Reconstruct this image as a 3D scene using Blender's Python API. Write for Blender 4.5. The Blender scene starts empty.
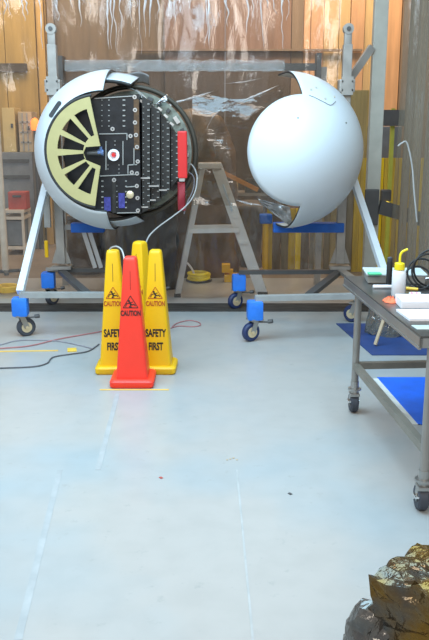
import bpy, bmesh, math, random
from mathutils import Vector, Matrix, noise
from mathutils.bvhtree import BVHTree

random.seed(7)
PI = math.pi
S = bpy.context.scene
COL = S.collection

# ------------------------------------------------------------------ camera
TH = math.radians(13.5)
CT, ST, H, F = math.cos(TH), math.sin(TH), 1.78, 800.0
cd = bpy.data.cameras.new('camera')
cam = bpy.data.objects.new('camera', cd)
COL.objects.link(cam)
cam.location = (0, 0, H)
cam.rotation_euler = (PI / 2 - TH, 0, 0)
cd.sensor_fit = 'VERTICAL'
cd.sensor_height = 24
cd.lens = 24 * F / 640
cd.clip_start = 0.05
S.camera = cam


def ray(x, y):
    a = (x - 214.5) / F
    b = (320 - y) / F
    return Vector((a, CT + b * ST, -ST + b * CT))


def at(x, y, Y):
    d = ray(x, y)
    return Vector((0, 0, H)) + d * (Y / d.y)


def gr(x, y, z=0.0):
    d = ray(x, y)
    return Vector((0, 0, H)) + d * ((z - H) / d.z)


# ------------------------------------------------------------------ materials
def new_mat(name):
    m = bpy.data.materials.new(name)
    m.use_nodes = True
    return m, m.node_tree.nodes, m.node_tree.links, m.node_tree.nodes['Principled BSDF']


def mat(name, c, rough=0.5, metal=0.0, var=0.12, scale=8.0, bump=0.0, spec=0.5, c2=None, stretch=(1, 1, 1), bscale=None, trans=0.0, coat=0.0):
    m, n, l, p = new_mat(name)
    tc = n.new('ShaderNodeTexCoord')
    mp = n.new('ShaderNodeMapping')
    mp.inputs['Scale'].default_value = stretch
    l.new(tc.outputs['Object'], mp.inputs['Vector'])
    nz = n.new('ShaderNodeTexNoise')
    nz.inputs['Scale'].default_value = scale
    nz.inputs['Detail'].default_value = 5
    l.new(mp.outputs[0], nz.inputs['Vector'])
    rp = n.new('ShaderNodeValToRGB')
    a = [max(0, v * (1 - var)) for v in c]
    b = [min(1, v * (1 + var)) for v in c]
    if c2:
        a, b = c, c2
    rp.color_ramp.elements[0].color = (*a, 1)
    rp.color_ramp.elements[1].color = (*b, 1)
    rp.color_ramp.elements[0].position = 0.3
    rp.color_ramp.elements[1].position = 0.7
    l.new(nz.outputs['Fac'], rp.inputs['Fac'])
    l.new(rp.outputs['Color'], p.inputs['Base Color'])
    p.inputs['Roughness'].default_value = rough
    p.inputs['Metallic'].default_value = metal
    p.inputs['Specular IOR Level'].default_value = spec
    p.inputs['Coat Weight'].default_value = coat
    if trans:
        p.inputs['Transmission Weight'].default_value = trans
    if bump:
        nb = n.new('ShaderNodeTexNoise')
        nb.inputs['Scale'].default_value = bscale or scale * 2
        nb.inputs['Detail'].default_value = 3
        l.new(mp.outputs[0], nb.inputs['Vector'])
        bp = n.new('ShaderNodeBump')
        bp.inputs['Strength'].default_value = bump
        bp.inputs['Distance'].default_value = 0.02
        l.new(nb.outputs['Fac'], bp.inputs['Height'])
        l.new(bp.outputs[0], p.inputs['Normal'])
    return m


def film(name, base=0.10, tint=(0.95, 0.94, 0.92), glare_streak=0.0, z0=2.3, z1=3.0, bump=0.4, diff=(0.8, 0.8, 0.8), gl=0.5, bstretch=(3, 3, 1), bscale=5):
    """clear plastic film: mostly see-through, a haze of scuffs, glossy folds, whitened crease streaks"""
    m, n, l, p = new_mat(name)
    n.remove(p)
    out = n['Material Output']
    tc = n.new('ShaderNodeTexCoord')
    mp = n.new('ShaderNodeMapping')
    mp.inputs['Scale'].default_value = bstretch
    l.new(tc.outputs['Object'], mp.inputs['Vector'])
    nb = n.new('ShaderNodeTexNoise')
    nb.inputs['Scale'].default_value = bscale
    nb.inputs['Detail'].default_value = 4
    l.new(mp.outputs[0], nb.inputs['Vector'])
    bp = n.new('ShaderNodeBump')
    bp.inputs['Strength'].default_value = bump
    bp.inputs['Distance'].default_value = 0.05
    l.new(nb.outputs['Fac'], bp.inputs['Height'])
    gb = n.new('ShaderNodeBsdfGlossy')
    gb.inputs['Roughness'].default_value = 0.12
    gb.inputs['Color'].default_value = (0.95, 0.95, 0.95, 1)
    l.new(bp.outputs[0], gb.inputs['Normal'])
    df = n.new('ShaderNodeBsdfDiffuse')
    df.inputs['Color'].default_value = (*diff, 1)
    tr = n.new('ShaderNodeBsdfTransparent')
    tr.inputs['Color'].default_value = (*tint, 1)
    m1 = n.new('ShaderNodeMixShader')
    m1.inputs[0].default_value = gl
    l.new(df.outputs[0], m1.inputs[1])
    l.new(gb.outputs[0], m1.inputs[2])
    fr = n.new('ShaderNodeFresnel')
    fr.inputs['IOR'].default_value = 1.3
    l.new(bp.outputs[0], fr.inputs['Normal'])
    mu = n.new('ShaderNodeMath')
    mu.operation = 'MULTIPLY_ADD'
    mu.inputs[1].default_value = 0.8
    mu.inputs[2].default_value = base
    l.new(fr.outputs[0], mu.inputs[0])
    fac = mu.outputs[0]
    if glare_streak:  # glare on the wrinkles, painted as whiter film towards the top
        mp2 = n.new('ShaderNodeMapping')
        mp2.inputs['Scale'].default_value = (13, 1, 1.5)
        l.new(tc.outputs['Object'], mp2.inputs['Vector'])
        ns = n.new('ShaderNodeTexNoise')
        ns.inputs['Scale'].default_value = 2.0
        ns.inputs['Detail'].default_value = 3.0
        ns.inputs['Distortion'].default_value = 0.6
        l.new(mp2.outputs[0], ns.inputs['Vector'])
        r = n.new('ShaderNodeValToRGB')
        r.color_ramp.elements[0].position = 0.56
        r.color_ramp.elements[1].position = 0.68
        l.new(ns.outputs['Fac'], r.inputs['Fac'])
        sx = n.new('ShaderNodeSeparateXYZ')
        l.new(tc.outputs['Object'], sx.inputs[0])
        mr = n.new('ShaderNodeMapRange')
        mr.inputs['From Min'].default_value = z0
        mr.inputs['From Max'].default_value = z1
        l.new(sx.outputs['Z'], mr.inputs['Value'])
        mm = n.new('ShaderNodeMath')
        mm.operation = 'MULTIPLY'
        l.new(r.outputs['Color'], mm.inputs[0])
        l.new(mr.outputs[0], mm.inputs[1])
        ad = n.new('ShaderNodeMath')
        ad.operation = 'MULTIPLY_ADD'
        ad.inputs[1].default_value = glare_streak
        ad.use_clamp = True
        l.new(mm.outputs[0], ad.inputs[0])
        l.new(fac, ad.inputs[2])
        fac = ad.outputs[0]
    m2 = n.new('ShaderNodeMixShader')
    l.new(fac, m2.inputs[0])
    l.new(tr.outputs[0], m2.inputs[1])
    l.new(m1.outputs[0], m2.inputs[2])
    l.new(m2.outputs[0], out.inputs['Surface'])
    return m


def emit(name, c, s):
    m, n, l, p = new_mat(name)
    p.inputs['Base Color'].default_value = (*c, 1)
    p.inputs['Emission Color'].default_value = (*c, 1)
    p.inputs['Emission Strength'].default_value = s
    return m


M = dict(
    white=mat('white_fairing_paint', (0.69, 0.75, 0.785), 0.42, var=0.02, scale=3),
    inner=mat('pale_inner_skin', (0.62, 0.62, 0.58), 0.6, var=0.06),
    dark_edge=mat('dark_edge_seal', (0.03, 0.03, 0.03), 0.6),
    primer=mat('yellow_green_primer', (0.47, 0.405, 0.18), 0.5, var=0.06),
    black=mat('black_solar_cell', (0.012, 0.012, 0.014), 0.35, var=0.4, scale=20),
    black2=mat('black_honeycomb', (0.022, 0.02, 0.018), 0.5, var=0.4, scale=20),
    cell=mat('violet_solar_cell', (0.06, 0.06, 0.26), 0.2, var=0.3, scale=40),
    dot=mat('silver_rivet', (0.38, 0.38, 0.36), 0.35, 0.3),
    silver=mat('silver_bracket', (0.7, 0.7, 0.68), 0.3, 0.8),
    foilw=mat('silver_foil', (0.85, 0.85, 0.85), 0.2, 0.9, bump=0.8, bscale=30),
    gold=mat('gold_fitting', (0.75, 0.62, 0.4), 0.4, 0.5),
    ringm=mat('grey_green_ring', (0.22, 0.24, 0.20), 0.45, 0.2, var=0.3, scale=25),
    ringd=mat('dark_ring_tube', (0.07, 0.06, 0.045), 0.5, 0.3),
    red=mat('red_cover_paint', (0.75, 0.03, 0.03), 0.4, var=0.05),
    ribbon=mat('dark_red_ribbon', (0.30, 0.02, 0.03), 0.6),
    blueconn=mat('blue_connector', (0.12, 0.20, 0.40), 0.25, 0.3),
    alu=mat('brushed_aluminium', (0.60, 0.62, 0.64), 0.38, 0.65, var=0.08, scale=20, stretch=(1, 1, 0.1)),
    alulad=mat('ladder_aluminium', (0.72, 0.73, 0.73), 0.45, 0.25, var=0.06),
    alulight=mat('pale_blue_white_tube', (0.72, 0.78, 0.82), 0.4, 0.1, var=0.04),
    steel=mat('grey_painted_steel', (0.38, 0.36, 0.33), 0.5, 0.3, var=0.15),
    steeld=mat('dark_steel', (0.10, 0.10, 0.10), 0.5, 0.4),
    beam=mat('pale_grey_beam', (0.33, 0.34, 0.33), 0.55, 0.1, var=0.1),
    bluepad=mat('blue_foam_pad', (0.012, 0.12, 0.50), 0.55, var=0.15, bump=0.15, bscale=60),
    bluefoam=mat('blue_wrap', (0.02, 0.20, 0.78), 0.5, var=0.15, bump=0.2, bscale=60),
    rubber=mat('dark_rubber', (0.05, 0.055, 0.07), 0.6),
    navy=mat('navy_tread', (0.02, 0.035, 0.11), 0.5),
    yellow=mat('yellow_plastic', (0.82, 0.48, 0.0), 0.45, var=0.03),
    yellowb=mat('bright_yellow_plastic', (0.90, 0.72, 0.01), 0.4, var=0.03),
    redcone=mat('fluorescent_red_plastic', (0.95, 0.045, 0.022), 0.42, var=0.03),
    ink=mat('black_ink', (0.015, 0.012, 0.01), 0.6),
    brownink=mat('red_brown_ink', (0.42, 0.08, 0.005), 0.6),
    topsteel=mat('worn_steel_top', (0.16, 0.155, 0.15), 0.3, 0.8, var=0.2, scale=5),
    stainless=mat('stainless_steel', (0.42, 0.41, 0.39), 0.32, 0.85, var=0.1, scale=4),
    leg=mat('stainless_tube', (0.34, 0.325, 0.30), 0.4, 0.6, var=0.08),
    shelfbar=mat('dull_angle_bar', (0.26, 0.24, 0.20), 0.5, 0.4),
    chrome=mat('chrome', (0.8, 0.8, 0.8), 0.15, 1.0),
    paper=mat('white_paper', (0.88, 0.86, 0.88), 0.6, var=0.02),
    cyan=mat('pale_cyan_plastic', (0.45, 0.62, 0.66), 0.4),
    pan=mat('pale_metal_pan', (0.58, 0.66, 0.66), 0.4, 0.2),
    pand=mat('pan_side_metal', (0.42, 0.41, 0.38), 0.4, 0.5),
    green=mat('green_plastic', (0.10, 0.62, 0.30), 0.5),
    bottle=mat('milky_bottle_plastic', (0.80, 0.82, 0.84), 0.35, var=0.03),
    orange=mat('orange_rag_cloth', (0.85, 0.16, 0.06), 0.7, bump=0.5, bscale=40),
    pink=mat('pink_label', (0.75, 0.35, 0.45), 0.6),
    grip=mat('black_grip', (0.015, 0.015, 0.015), 0.6),
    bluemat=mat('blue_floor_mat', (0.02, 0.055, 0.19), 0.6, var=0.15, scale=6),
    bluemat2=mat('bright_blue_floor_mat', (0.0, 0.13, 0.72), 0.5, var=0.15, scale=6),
    matedge=mat('pale_mat_edge', (0.70, 0.68, 0.62), 0.6),
    foil=mat('amber_metallised_film', (0.085, 0.085, 0.08), 0.22, 0.7, scale=4.5, c2=(0.17, 0.095, 0.015), bump=0.8, bscale=22),
    foilg=mat('grey_metallised_film', (0.10, 0.10, 0.10), 0.25, 0.75, scale=7, c2=(0.26, 0.23, 0.19), bump=0.8, bscale=18),
    crate=mat('black_wrap', (0.035, 0.033, 0.032), 0.35, var=0.5, scale=6, bump=0.7, bscale=9),
    darkwrap=mat('dark_brown_wrap', (0.05, 0.038, 0.03), 0.4, scale=4, bump=0.8, bscale=7, c2=(0.16, 0.11, 0.08)),
    greywrap=mat('grey_brown_wrap', (0.09, 0.075, 0.06), 0.4, scale=4, bump=0.8, bscale=7, c2=(0.22, 0.18, 0.14)),
    card=mat('brown_cardboard', (0.30, 0.19, 0.12), 0.7),
    brownwrap=mat('brown_wrap', (0.10, 0.065, 0.04), 0.4, var=0.45, scale=4, bump=0.9, bscale=6, c2=(0.22, 0.14, 0.075)),
    stage=mat('tan_motor_case', (0.24, 0.18, 0.12), 0.5, var=0.2),
    tanlocker=mat('tan_locker_paint', (0.62, 0.46, 0.20), 0.5, var=0.05),
    beige=mat('beige_shelving', (0.52, 0.40, 0.26), 0.6),
    greycab=mat('grey_cabinet_paint', (0.20, 0.21, 0.22), 0.5),
    redbox=mat('red_toolbox_paint', (0.45, 0.07, 0.05), 0.5),
    cream=mat('cream_frame_paint', (0.66, 0.58, 0.48), 0.5),
    orangelamp=emit('orange_lamp_lens', (1.0, 0.22, 0.04), 1.6),
    cordr=mat('red_cord', (0.42, 0.17, 0.17), 0.5), cordg=mat('grey_cord', (0.28, 0.27, 0.30), 0.5),
    cordk=mat('black_cord', (0.10, 0.10, 0.11), 0.5), cordw=mat('pale_grey_cord', (0.42, 0.42, 0.41), 0.45),
    tape=mat('yellow_tape', (0.80, 0.52, 0.06), 0.6), tapey=mat('ochre_tape', (0.78, 0.50, 0.10), 0.6),
    strip=mat('dark_threshold_metal', (0.06, 0.055, 0.05), 0.85, 0.0, spec=0.1, var=0.4, scale=5, stretch=(1, 4, 1)),
)
rp_ = [q for q in M['foil'].node_tree.nodes if q.type == 'VALTORGB'][0]
rp_.color_ramp.elements[0].position = 0.42
rp_.color_ramp.elements[1].position = 0.60
M['film'] = film('clear_curtain_film', 0.11, bump=0.15, diff=(0.42, 0.37, 0.32), glare_streak=0.12, z0=2.6, z1=3.0)
M['filmside'] = film('hazy_curtain_film', 0.33, tint=(0.76, 0.72, 0.64), glare_streak=0.2, z0=1.5, z1=3.0, bump=0.2, diff=(0.34, 0.29, 0.22), gl=0.12)
M['crinkle'] = film('crinkled_film', 0.10, tint=(0.78, 0.72, 0.65), bump=0.8, gl=0.6, diff=(0.3, 0.27, 0.23), bstretch=(0.7, 1, 2.0), bscale=2.6)
M['seam'] = film('milky_seam_tape', 0.38, bump=0.8, gl=0.5, diff=(0.5, 0.5, 0.48), bstretch=(2, 2, 6), bscale=8)
M['bag'] = film('crumpled_bag_film', 0.5, tint=(0.6, 0.62, 0.6), bump=0.35, gl=0.3, diff=(0.20, 0.21, 0.19), bscale=9)


def floor_material():
    m, n, l, p = new_mat('epoxy_floor')
    tc = n.new('ShaderNodeTexCoord')
    nz = n.new('ShaderNodeTexNoise'); nz.inputs['Scale'].default_value = 0.55; nz.inputs['Detail'].default_value = 4
    l.new(tc.outputs['Object'], nz.inputs['Vector'])
    rp = n.new('ShaderNodeValToRGB')
    rp.color_ramp.elements[0].color = (0.31, 0.375, 0.40, 1); rp.color_ramp.elements[0].position = 0.30  # bluish patches: reflections of the cool lights painted into the floor colour
    rp.color_ramp.elements[1].color = (0.42, 0.395, 0.365, 1); rp.color_ramp.elements[1].position = 0.52
    l.new(nz.outputs['Fac'], rp.inputs['Fac'])
    n2 = n.new('ShaderNodeTexNoise'); n2.inputs['Scale'].default_value = 7; n2.inputs['Detail'].default_value = 6
    l.new(tc.outputs['Object'], n2.inputs['Vector'])
    r2 = n.new('ShaderNodeValToRGB')
    r2.color_ramp.elements[0].color = (0.90, 0.90, 0.90, 1); r2.color_ramp.elements[0].position = 0.3
    r2.color_ramp.elements[1].color = (1.0, 1.0, 1.0, 1); r2.color_ramp.elements[1].position = 0.6
    l.new(n2.outputs['Fac'], r2.inputs['Fac'])
    mx = n.new('ShaderNodeMix'); mx.data_type = 'RGBA'; mx.blend_type = 'MULTIPLY'; mx.inputs['Factor'].default_value = 0.6
    l.new(rp.outputs[0], mx.inputs['A']); l.new(r2.outputs[0], mx.inputs['B'])
    # sparse scuff marks
    n3 = n.new('ShaderNodeTexNoise'); n3.inputs['Scale'].default_value = 11; n3.inputs['Detail'].default_value = 8; n3.inputs['Roughness'].default_value = 0.7
    l.new(tc.outputs['Object'], n3.inputs['Vector'])
    r3 = n.new('ShaderNodeValToRGB')
    r3.color_ramp.elements[0].color = (0, 0, 0, 1); r3.color_ramp.elements[0].position = 0.60
    r3.color_ramp.elements[1].color = (1, 1, 1, 1); r3.color_ramp.elements[1].position = 0.72
    l.new(n3.outputs['Fac'], r3.inputs['Fac'])
    m3 = n.new('ShaderNodeMix'); m3.data_type = 'RGBA'
    l.new(r3.outputs[0], m3.inputs['Factor']); l.new(mx.outputs['Result'], m3.inputs['A'])
    m3.inputs['B'].default_value = (0.33, 0.32, 0.30, 1)
    l.new(m3.outputs['Result'], p.inputs['Base Color'])
    p.inputs['Roughness'].default_value = 0.33
    p.inputs['Specular IOR Level'].default_value = 0.45
    return m


M['floor'] = floor_material()
M['hall'] = mat('warm_hall_concrete', (0.24, 0.18, 0.13), 0.6, var=0.2, scale=1.5)

# ------------------------------------------------------------------ mesh building
ORG = {}


class MB:
    def __init__(self):
        self.bm = bmesh.new()
        self.mi = 0

    def _tag(self, faces):
        for f in faces:
            f.material_index = self.mi

    def hexa(self, p):
        """8 corners: 4 bottom, 4 top, both counter-clockwise"""
        v = [self.bm.verts.new(q) for q in p]
        fs = [(3, 2, 1, 0), (4, 5, 6, 7), (0, 1, 5, 4), (1, 2, 6, 5), (2, 3, 7, 6), (3, 0, 4, 7)]
        self._tag([self.bm.faces.new([v[i] for i in f]) for f in fs])
        return self

    def box(self, c, s, rz=0.0, rot=None, bev=0.0):
        mtx = Matrix.Translation(Vector(c)) @ (rot.to_4x4() if rot else Matrix.Rotation(rz, 4, 'Z'))
        t = bmesh.new()
        bmesh.ops.create_cube(t, size=1.0)
        for v in t.verts:
            v.co = Vector((v.co.x * s[0], v.co.y * s[1], v.co.z * s[2]))
        if bev:
            bmesh.ops.bevel(t, geom=t.edges[:], offset=bev, segments=2, affect='EDGES', profile=0.6)
        self._merge(t, mtx)
        return self

    def _merge(self, t, mtx=None):
        vm = {}
        for v in t.verts:
            vm[v] = self.bm.verts.new(mtx @ v.co if mtx else v.co)
        out = []
        for f in t.faces:
            try:
                out.append(self.bm.faces.new([vm[v] for v in f.verts]))
            except ValueError:
                pass
        self._tag(out)
        t.free()

    def bar(self, a, b, w, h, up=Vector((0, 0, 1)), bev=0.0):
        a, b = Vector(a), Vector(b)
        d = (b - a)
        L = d.length
        d.normalize()
        if abs(d.dot(up)) > 0.98:
            up = Vector((0, 1, 0))
        x = up.cross(d).normalized()
        z = d.cross(x).normalized()
        rot = Matrix((x, d, z)).transposed()
        return self.box((a + b) / 2, (w, L, h), rot=rot, bev=bev)

    def cyl(self, a, b, r0, r1=None, n=20, caps=True):
        r1 = r0 if r1 is None else r1
        a, b = Vector(a), Vector(b)
        d = (b - a).normalized()
        u = d.orthogonal().normalized()
        w = d.cross(u)
        A = [self.bm.verts.new(a + (u * math.cos(2 * PI * i / n) + w * math.sin(2 * PI * i / n)) * r0) for i in range(n)]
        B = [self.bm.verts.new(b + (u * math.cos(2 * PI * i / n) + w * math.sin(2 * PI * i / n)) * r1) for i in range(n)]
        fs = [self.bm.faces.new((A[i], A[(i + 1) % n], B[(i + 1) % n], B[i])) for i in range(n)]
        if caps:
            fs.append(self.bm.faces.new(A[::-1]))
            fs.append(self.bm.faces.new(B))
        self._tag(fs)
        return self

    def lathe(self, base, prof, n=32, axis=Vector((0, 0, 1)), closed=False):
        base = Vector(base)
        d = Vector(axis).normalized()
        u = d.orthogonal().normalized()
        w = d.cross(u)
        R = []
        for r, h in prof:
            R.append([self.bm.verts.new(base + d * h + (u * math.cos(2 * PI * i / n) + w * math.sin(2 * PI * i / n)) * max(r, 1e-4)) for i in range(n)])
        fs = []
        rng = range(len(R) if closed else len(R) - 1)
        for k in rng:
            A, B = R[k], R[(k + 1) % len(R)]
            for i in range(n):
                fs.append(self.bm.faces.new((A[i], A[(i + 1) % n], B[(i + 1) % n], B[i])))
        if not closed:
            fs.append(self.bm.faces.new(R[0][::-1]))
            fs.append(self.bm.faces.new(R[-1]))
        self._tag(fs)
        return self

    def tube(self, pts, r, n=8, smooth=4, closed=False):
        pts = [Vector(p) for p in pts]
        if smooth > 1 and len(pts) > 2:
            q = []
            m = len(pts)
            for i in range(m if closed else m - 1):
                if closed:
                    p0, p1, p2, p3 = pts[i - 1], pts[i], pts[(i + 1) % m], pts[(i + 2) % m]
                else:
                    p0, p1, p2, p3 = pts[max(i - 1, 0)], pts[i], pts[i + 1], pts[min(i + 2, m - 1)]
                for k in range(smooth):
                    t = k / smooth
                    q.append(0.5 * ((2 * p1) + (p2 - p0) * t + (2 * p0 - 5 * p1 + 4 * p2 - p3) * t * t + (3 * p1 - p0 - 3 * p2 + p3) * t ** 3))
            if not closed:
                q.append(pts[-1])
            pts = q
        R = []
        m = len(pts)
        u = None
        for i, p in enumerate(pts):
            if closed:
                d = (pts[(i + 1) % m] - pts[i - 1]).normalized()
            else:
                d = (pts[min(i + 1, m - 1)] - pts[max(i - 1, 0)]).normalized()
            if u is None:
                u = d.orthogonal().normalized()
            else:
                u = (u - d * u.dot(d)).normalized()
            w = d.cross(u)
            R.append([self.bm.verts.new(p + (u * math.cos(2 * PI * k / n) + w * math.sin(2 * PI * k / n)) * r) for k in range(n)])
        fs = []
        for i in range(m if closed else m - 1):
            A, B = R[i], R[(i + 1) % m]
            for k in range(n):
                fs.append(self.bm.faces.new((A[k], A[(k + 1) % n], B[(k + 1) % n], B[k])))
        if not closed:
            fs.append(self.bm.faces.new(R[0][::-1]))
            fs.append(self.bm.faces.new(R[-1]))
        self._tag(fs)
        return self

    def prism(self, pts, vec):
        vec = Vector(vec)
        A = [self.bm.verts.new(p) for p in pts]
        B = [self.bm.verts.new(Vector(p) + vec) for p in pts]
        n = len(A)
        fs = [self.bm.faces.new(A), self.bm.faces.new(B[::-1])]
        fs += [self.bm.faces.new((A[i], B[i], B[(i + 1) % n], A[(i + 1) % n])) for i in range(n)]
        self._tag(fs)
        return self

    def grid(self, fn, nu, nv, keep=None):
        V = [[self.bm.verts.new(fn(i / nu, j / nv)) for j in range(nv + 1)] for i in range(nu + 1)]
        fs = []
        for i in range(nu):
            for j in range(nv):
                if keep and not keep((i + .5) / nu, (j + .5) / nv):
                    continue
                fs.append(self.bm.faces.new((V[i][j], V[i + 1][j], V[i + 1][j + 1], V[i][j + 1])))
        self._tag(fs)
        loose = [v for v in self.bm.verts if not v.link_faces]
        bmesh.ops.delete(self.bm, geom=loose, context='VERTS')
        return self

    def build(self, name, mats, parent=None, smooth=False, origin=None, recalc=True, solid=0.0, angle=40):
        if recalc:
            bmesh.ops.recalc_face_normals(self.bm, faces=self.bm.faces[:])
        if not isinstance(mats, (list, tuple)):
            mats = [mats]
        cs = [v.co for v in self.bm.verts]
        if parent is not None:
            org = ORG[parent.name]
        elif origin is not None:
            org = Vector(origin)
        else:
            xs = [c.x for c in cs]; ys = [c.y for c in cs]; zs = [c.z for c in cs]
            org = Vector(((min(xs) + max(xs)) / 2, (min(ys) + max(ys)) / 2, min(zs)))
        for v in self.bm.verts:
            v.co -= org
        me = bpy.data.meshes.new(name)
        self.bm.to_mesh(me)
        self.bm.free()
        for k in mats:
            me.materials.append(k)
        if smooth:
            for p in me.polygons:
                p.use_smooth = True
            if angle:
                me.set_sharp_from_angle(angle=math.radians(angle))
        o = bpy.data.objects.new(name, me)
        COL.objects.link(o)
        if parent is not None:
            o.parent = parent
        else:
            o.location = org
        ORG[o.name] = org
        if solid:
            md = o.modifiers.new('solid', 'SOLIDIFY')
            md.thickness = solid
            md.offset = -1
        return o


def tag(o, label=None, cat=None, group=None, kind=None):
    if label: o['label'] = label
    if cat: o['category'] = cat
    if group: o['group'] = group
    if kind: o['kind'] = kind
    return o


def thing(name, loc, label, cat, group=None):
    o = bpy.data.objects.new(name, None)
    o.empty_display_size = 0.1
    COL.objects.link(o)
    o.location = loc
    ORG[o.name] = Vector(loc)
    return tag(o, label, cat, group)


def kids(o):
    return [c for c in bpy.data.objects if c.parent == o]


def copy_tree(o, loc=None, parent=None):
    c = o.copy()
    COL.objects.link(c)
    if parent is not None:
        c.parent = parent
    if loc is not None:
        c.location = loc
    for ch in kids(o):
        copy_tree(ch, None, c)
    return c


def struct(o):
    o['kind'] = 'structure'
    return o


def nz(p, s=1.0):
    return noise.noise(Vector(p) * s)


# ------------------------------------------------------------------ the setting
struct(MB().box((0, 4.35, -0.05), (14, 10.5, 0.1)).build('floor', M['floor'], origin=(0, 0, 0)))
struct(MB().box((0, 11.4, -0.05), (14, 3.6, 0.1)).build('floor', M['hall'], origin=(0, 0, 0)))   # bare hall floor beyond the epoxy
# dark metal threshold across the floor
struct(MB().box((-0.45, 7.95, 0.004), (4.3, 0.36, 0.008)).build('trim_2', M['strip'], origin=(0, 0, 0)))
# expansion joint and faint paint seams in the floor
a, b = gr(237, 470), gr(253, 640)
seam = MB()
seam.bar(Vector((a.x, a.y, 0.001)), Vector((b.x, b.y, 0.001)) + (b - a) * 0.6, 0.009, 0.003)
struct(seam.build('trim_3', mat('pale_joint_filler', (0.42, 0.415, 0.40), 0.7)))

for n_, (q0, q1) in enumerate((((60, 470), (18, 640)), ((118, 392), (98, 470)))):
    a, b = gr(*q0), gr(*q1)
    struct(MB().bar(Vector((a.x, a.y, 0.0008)), Vector((b.x, b.y, 0.0008)), 0.03, 0.001).build('trim_%d' % (8 + n_), mat('faint_paint_seam', (0.375, 0.385, 0.38), 0.5)))

# back wall: framed panels of differing boards and cladding
YW = 12.6
wall = MB()
wall_cols = [((0.42, 0.27, 0.08), 'ochre_board'), ((0.50, 0.30, 0.09), 'light_ochre_board'), ((0.165, 0.115, 0.07), 'brown_board'),
             ((0.21, 0.125, 0.085), 'rust_brown_board'), ((0.52, 0.29, 0.14), 'orange_board'), ((0.50, 0.34, 0.15), 'yellow_tan_board'), ((0.20, 0.14, 0.09), 'dark_board'), ((0.33, 0.19, 0.06), 'deep_ochre_board'), ((0.075, 0.055, 0.04), 'dark_brown_cladding')]
wall_mats = [mat('wall_' + n_, c_, 0.6, var=0.18, scale=3, stretch=(4, 1, 0.4)) for c_, n_ in wall_cols]


def wx(px):
    return at(px, 100, YW).x


segs = [(-120, 8, 0), (8, 39, 0), (39, 50, 1), (50, 57, 7), (57, 165, 2), (165, 225, 3), (225, 290, 3), (290, 302, 6), (302, 309, 4), (309, 322, 4), (322, 337, 5), (337, 348, 5), (348, 362, 4), (362, 372, 5), (372, 398, 4), (398, 470, 6), (470, 560, 2)]
zb = at(200, 68, YW).z
for x0, x1, k in segs:
    wall.mi = k
    X0, X1 = wx(x0), wx(x1)
    wall.box(((X0 + X1) / 2, YW + 0.06 + 0.02 * (k % 3), (zb + 5.5) / 2), (X1 - X0 - 0.01, 0.12, 5.5 - zb))
    lower = {0: 0, 1: 5, 2: 8, 3: 8, 7: 7}.get(k, k)
    wall.mi = lower
    wall.box(((X0 + X1) / 2, YW + 0.06 + 0.02 * (k % 3), zb / 2), (X1 - X0 - 0.01, 0.12, zb))
struct(wall.build('wall_back', wall_mats, origin=(0, YW, 0)))
g = MB()
g.box((wx(-20), YW - 0.06, zb), ((wx(62) - wx(-20)) * 2 - 1.0, 0.1, 0.12))
struct(g.build('trim_4', mat('dark_wall_rail', (0.07, 0.05, 0.03), 0.6)))
struct(MB().box((wx(45), YW - 0.04, 2.6), (0.1, 0.08, 5.2)).build('trim_5', wall_mats[1]))
struct(MB().box((wx(55), YW - 0.04, 2.6), (0.09, 0.08, 5.2)).build('trim_6', wall_mats[6]))
struct(MB().box((0.5, YW - 0.06, zb + 0.25), (3.4, 0.1, 0.03)).build('trim_7', wall_mats[6]))

# steel cross beam behind the curtain with end plate
c = thing('steel_beam', (0, 9.2, 0), 'dark steel cross beam with an end plate above and behind the two fairing halves', 'beam')
p0, p1 = at(62, 67, 9.2), at(318, 67, 9.2)
MB().box((p0 + p1) / 2, ((p1 - p0).x, 0.08, 0.075)).build('web', M['steeld'], c)
MB().box((p1.x, p1.y, p1.z - 0.04), (0.05, 0.2, 0.36)).build('end_plate', M['steeld'], c)
MB().box((p0.x, p0.y, p0.z - 0.04), (0.05, 0.2, 0.3)).build('end_plate', M['steeld'], c)
for q in (p0, p1):
    MB().box((q.x + 0.06 * (1 if q is p1 else -1), q.y, q.z / 2), (0.07, 0.08, q.z)).build('post', M['steel'], c)

# tent frame corner post and its head rail
t = thing('tent_frame', (1.64, 8.28, 0), 'pale grey square tent post rising beside the right fairing half with its head rail', 'tent frame')
MB().box((1.62, 8.28, 1.85), (0.135, 0.10, 3.7), bev=0.008).build('post', mat('pale_post_paint', (0.46, 0.45, 0.39), 0.5, var=0.08), t)
MB().bar(at(350, 79, 8.15), at(372, 47, 8.22), 0.04, 0.07).build('diagonal_strut', M['steel'], t)
MB().box((-3.4, 8.45, 1.85), (0.10, 0.10, 3.7), bev=0.008).build('post', M['beam'], t)
MB().box((-0.95, 8.45, 3.72), (5.0, 0.06, 0.06)).build('head_rail', M['beam'], t)
MB().box((1.86, 6.6, 3.72), (0.06, 3.6, 0.06)).build('side_rail', M['beam'], t)
MB().box((1.72, 8.35, 3.72), (0.4, 0.06, 0.06)).build('corner_rail', M['beam'], t)
q = at(373, 207, 8.2)
MB().box((1.60, 8.20, q.z), (0.14, 0.05, 0.36), bev=0.01).build('clamp_block', M['steeld'], t)
MB().bar((1.68, 8.22, q.z), at(429, 225, 8.6) + Vector((0.3, 0, -0.05)), 0.05, 0.14).build('kick_rail', M['steeld'], t)

# clear curtain at the back, gathered around the motor case
SX, SZ, SR = -0.757, 1.565, 0.52
YC = 8.42


def cur(u, v):
    x = -3.3 + u * 4.86
    z = 0.02 + v * 3.66
    y = YC + 0.03 * math.sin(x * 9 + 0.6 * math.sin(z * 1.3)) + 0.035 * nz((x * 2.2, 3.1, z * 0.7)) + 0.02 * nz((x * 7, 0.3, z * 2.4))
    return Vector((x, y, z))


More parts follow.
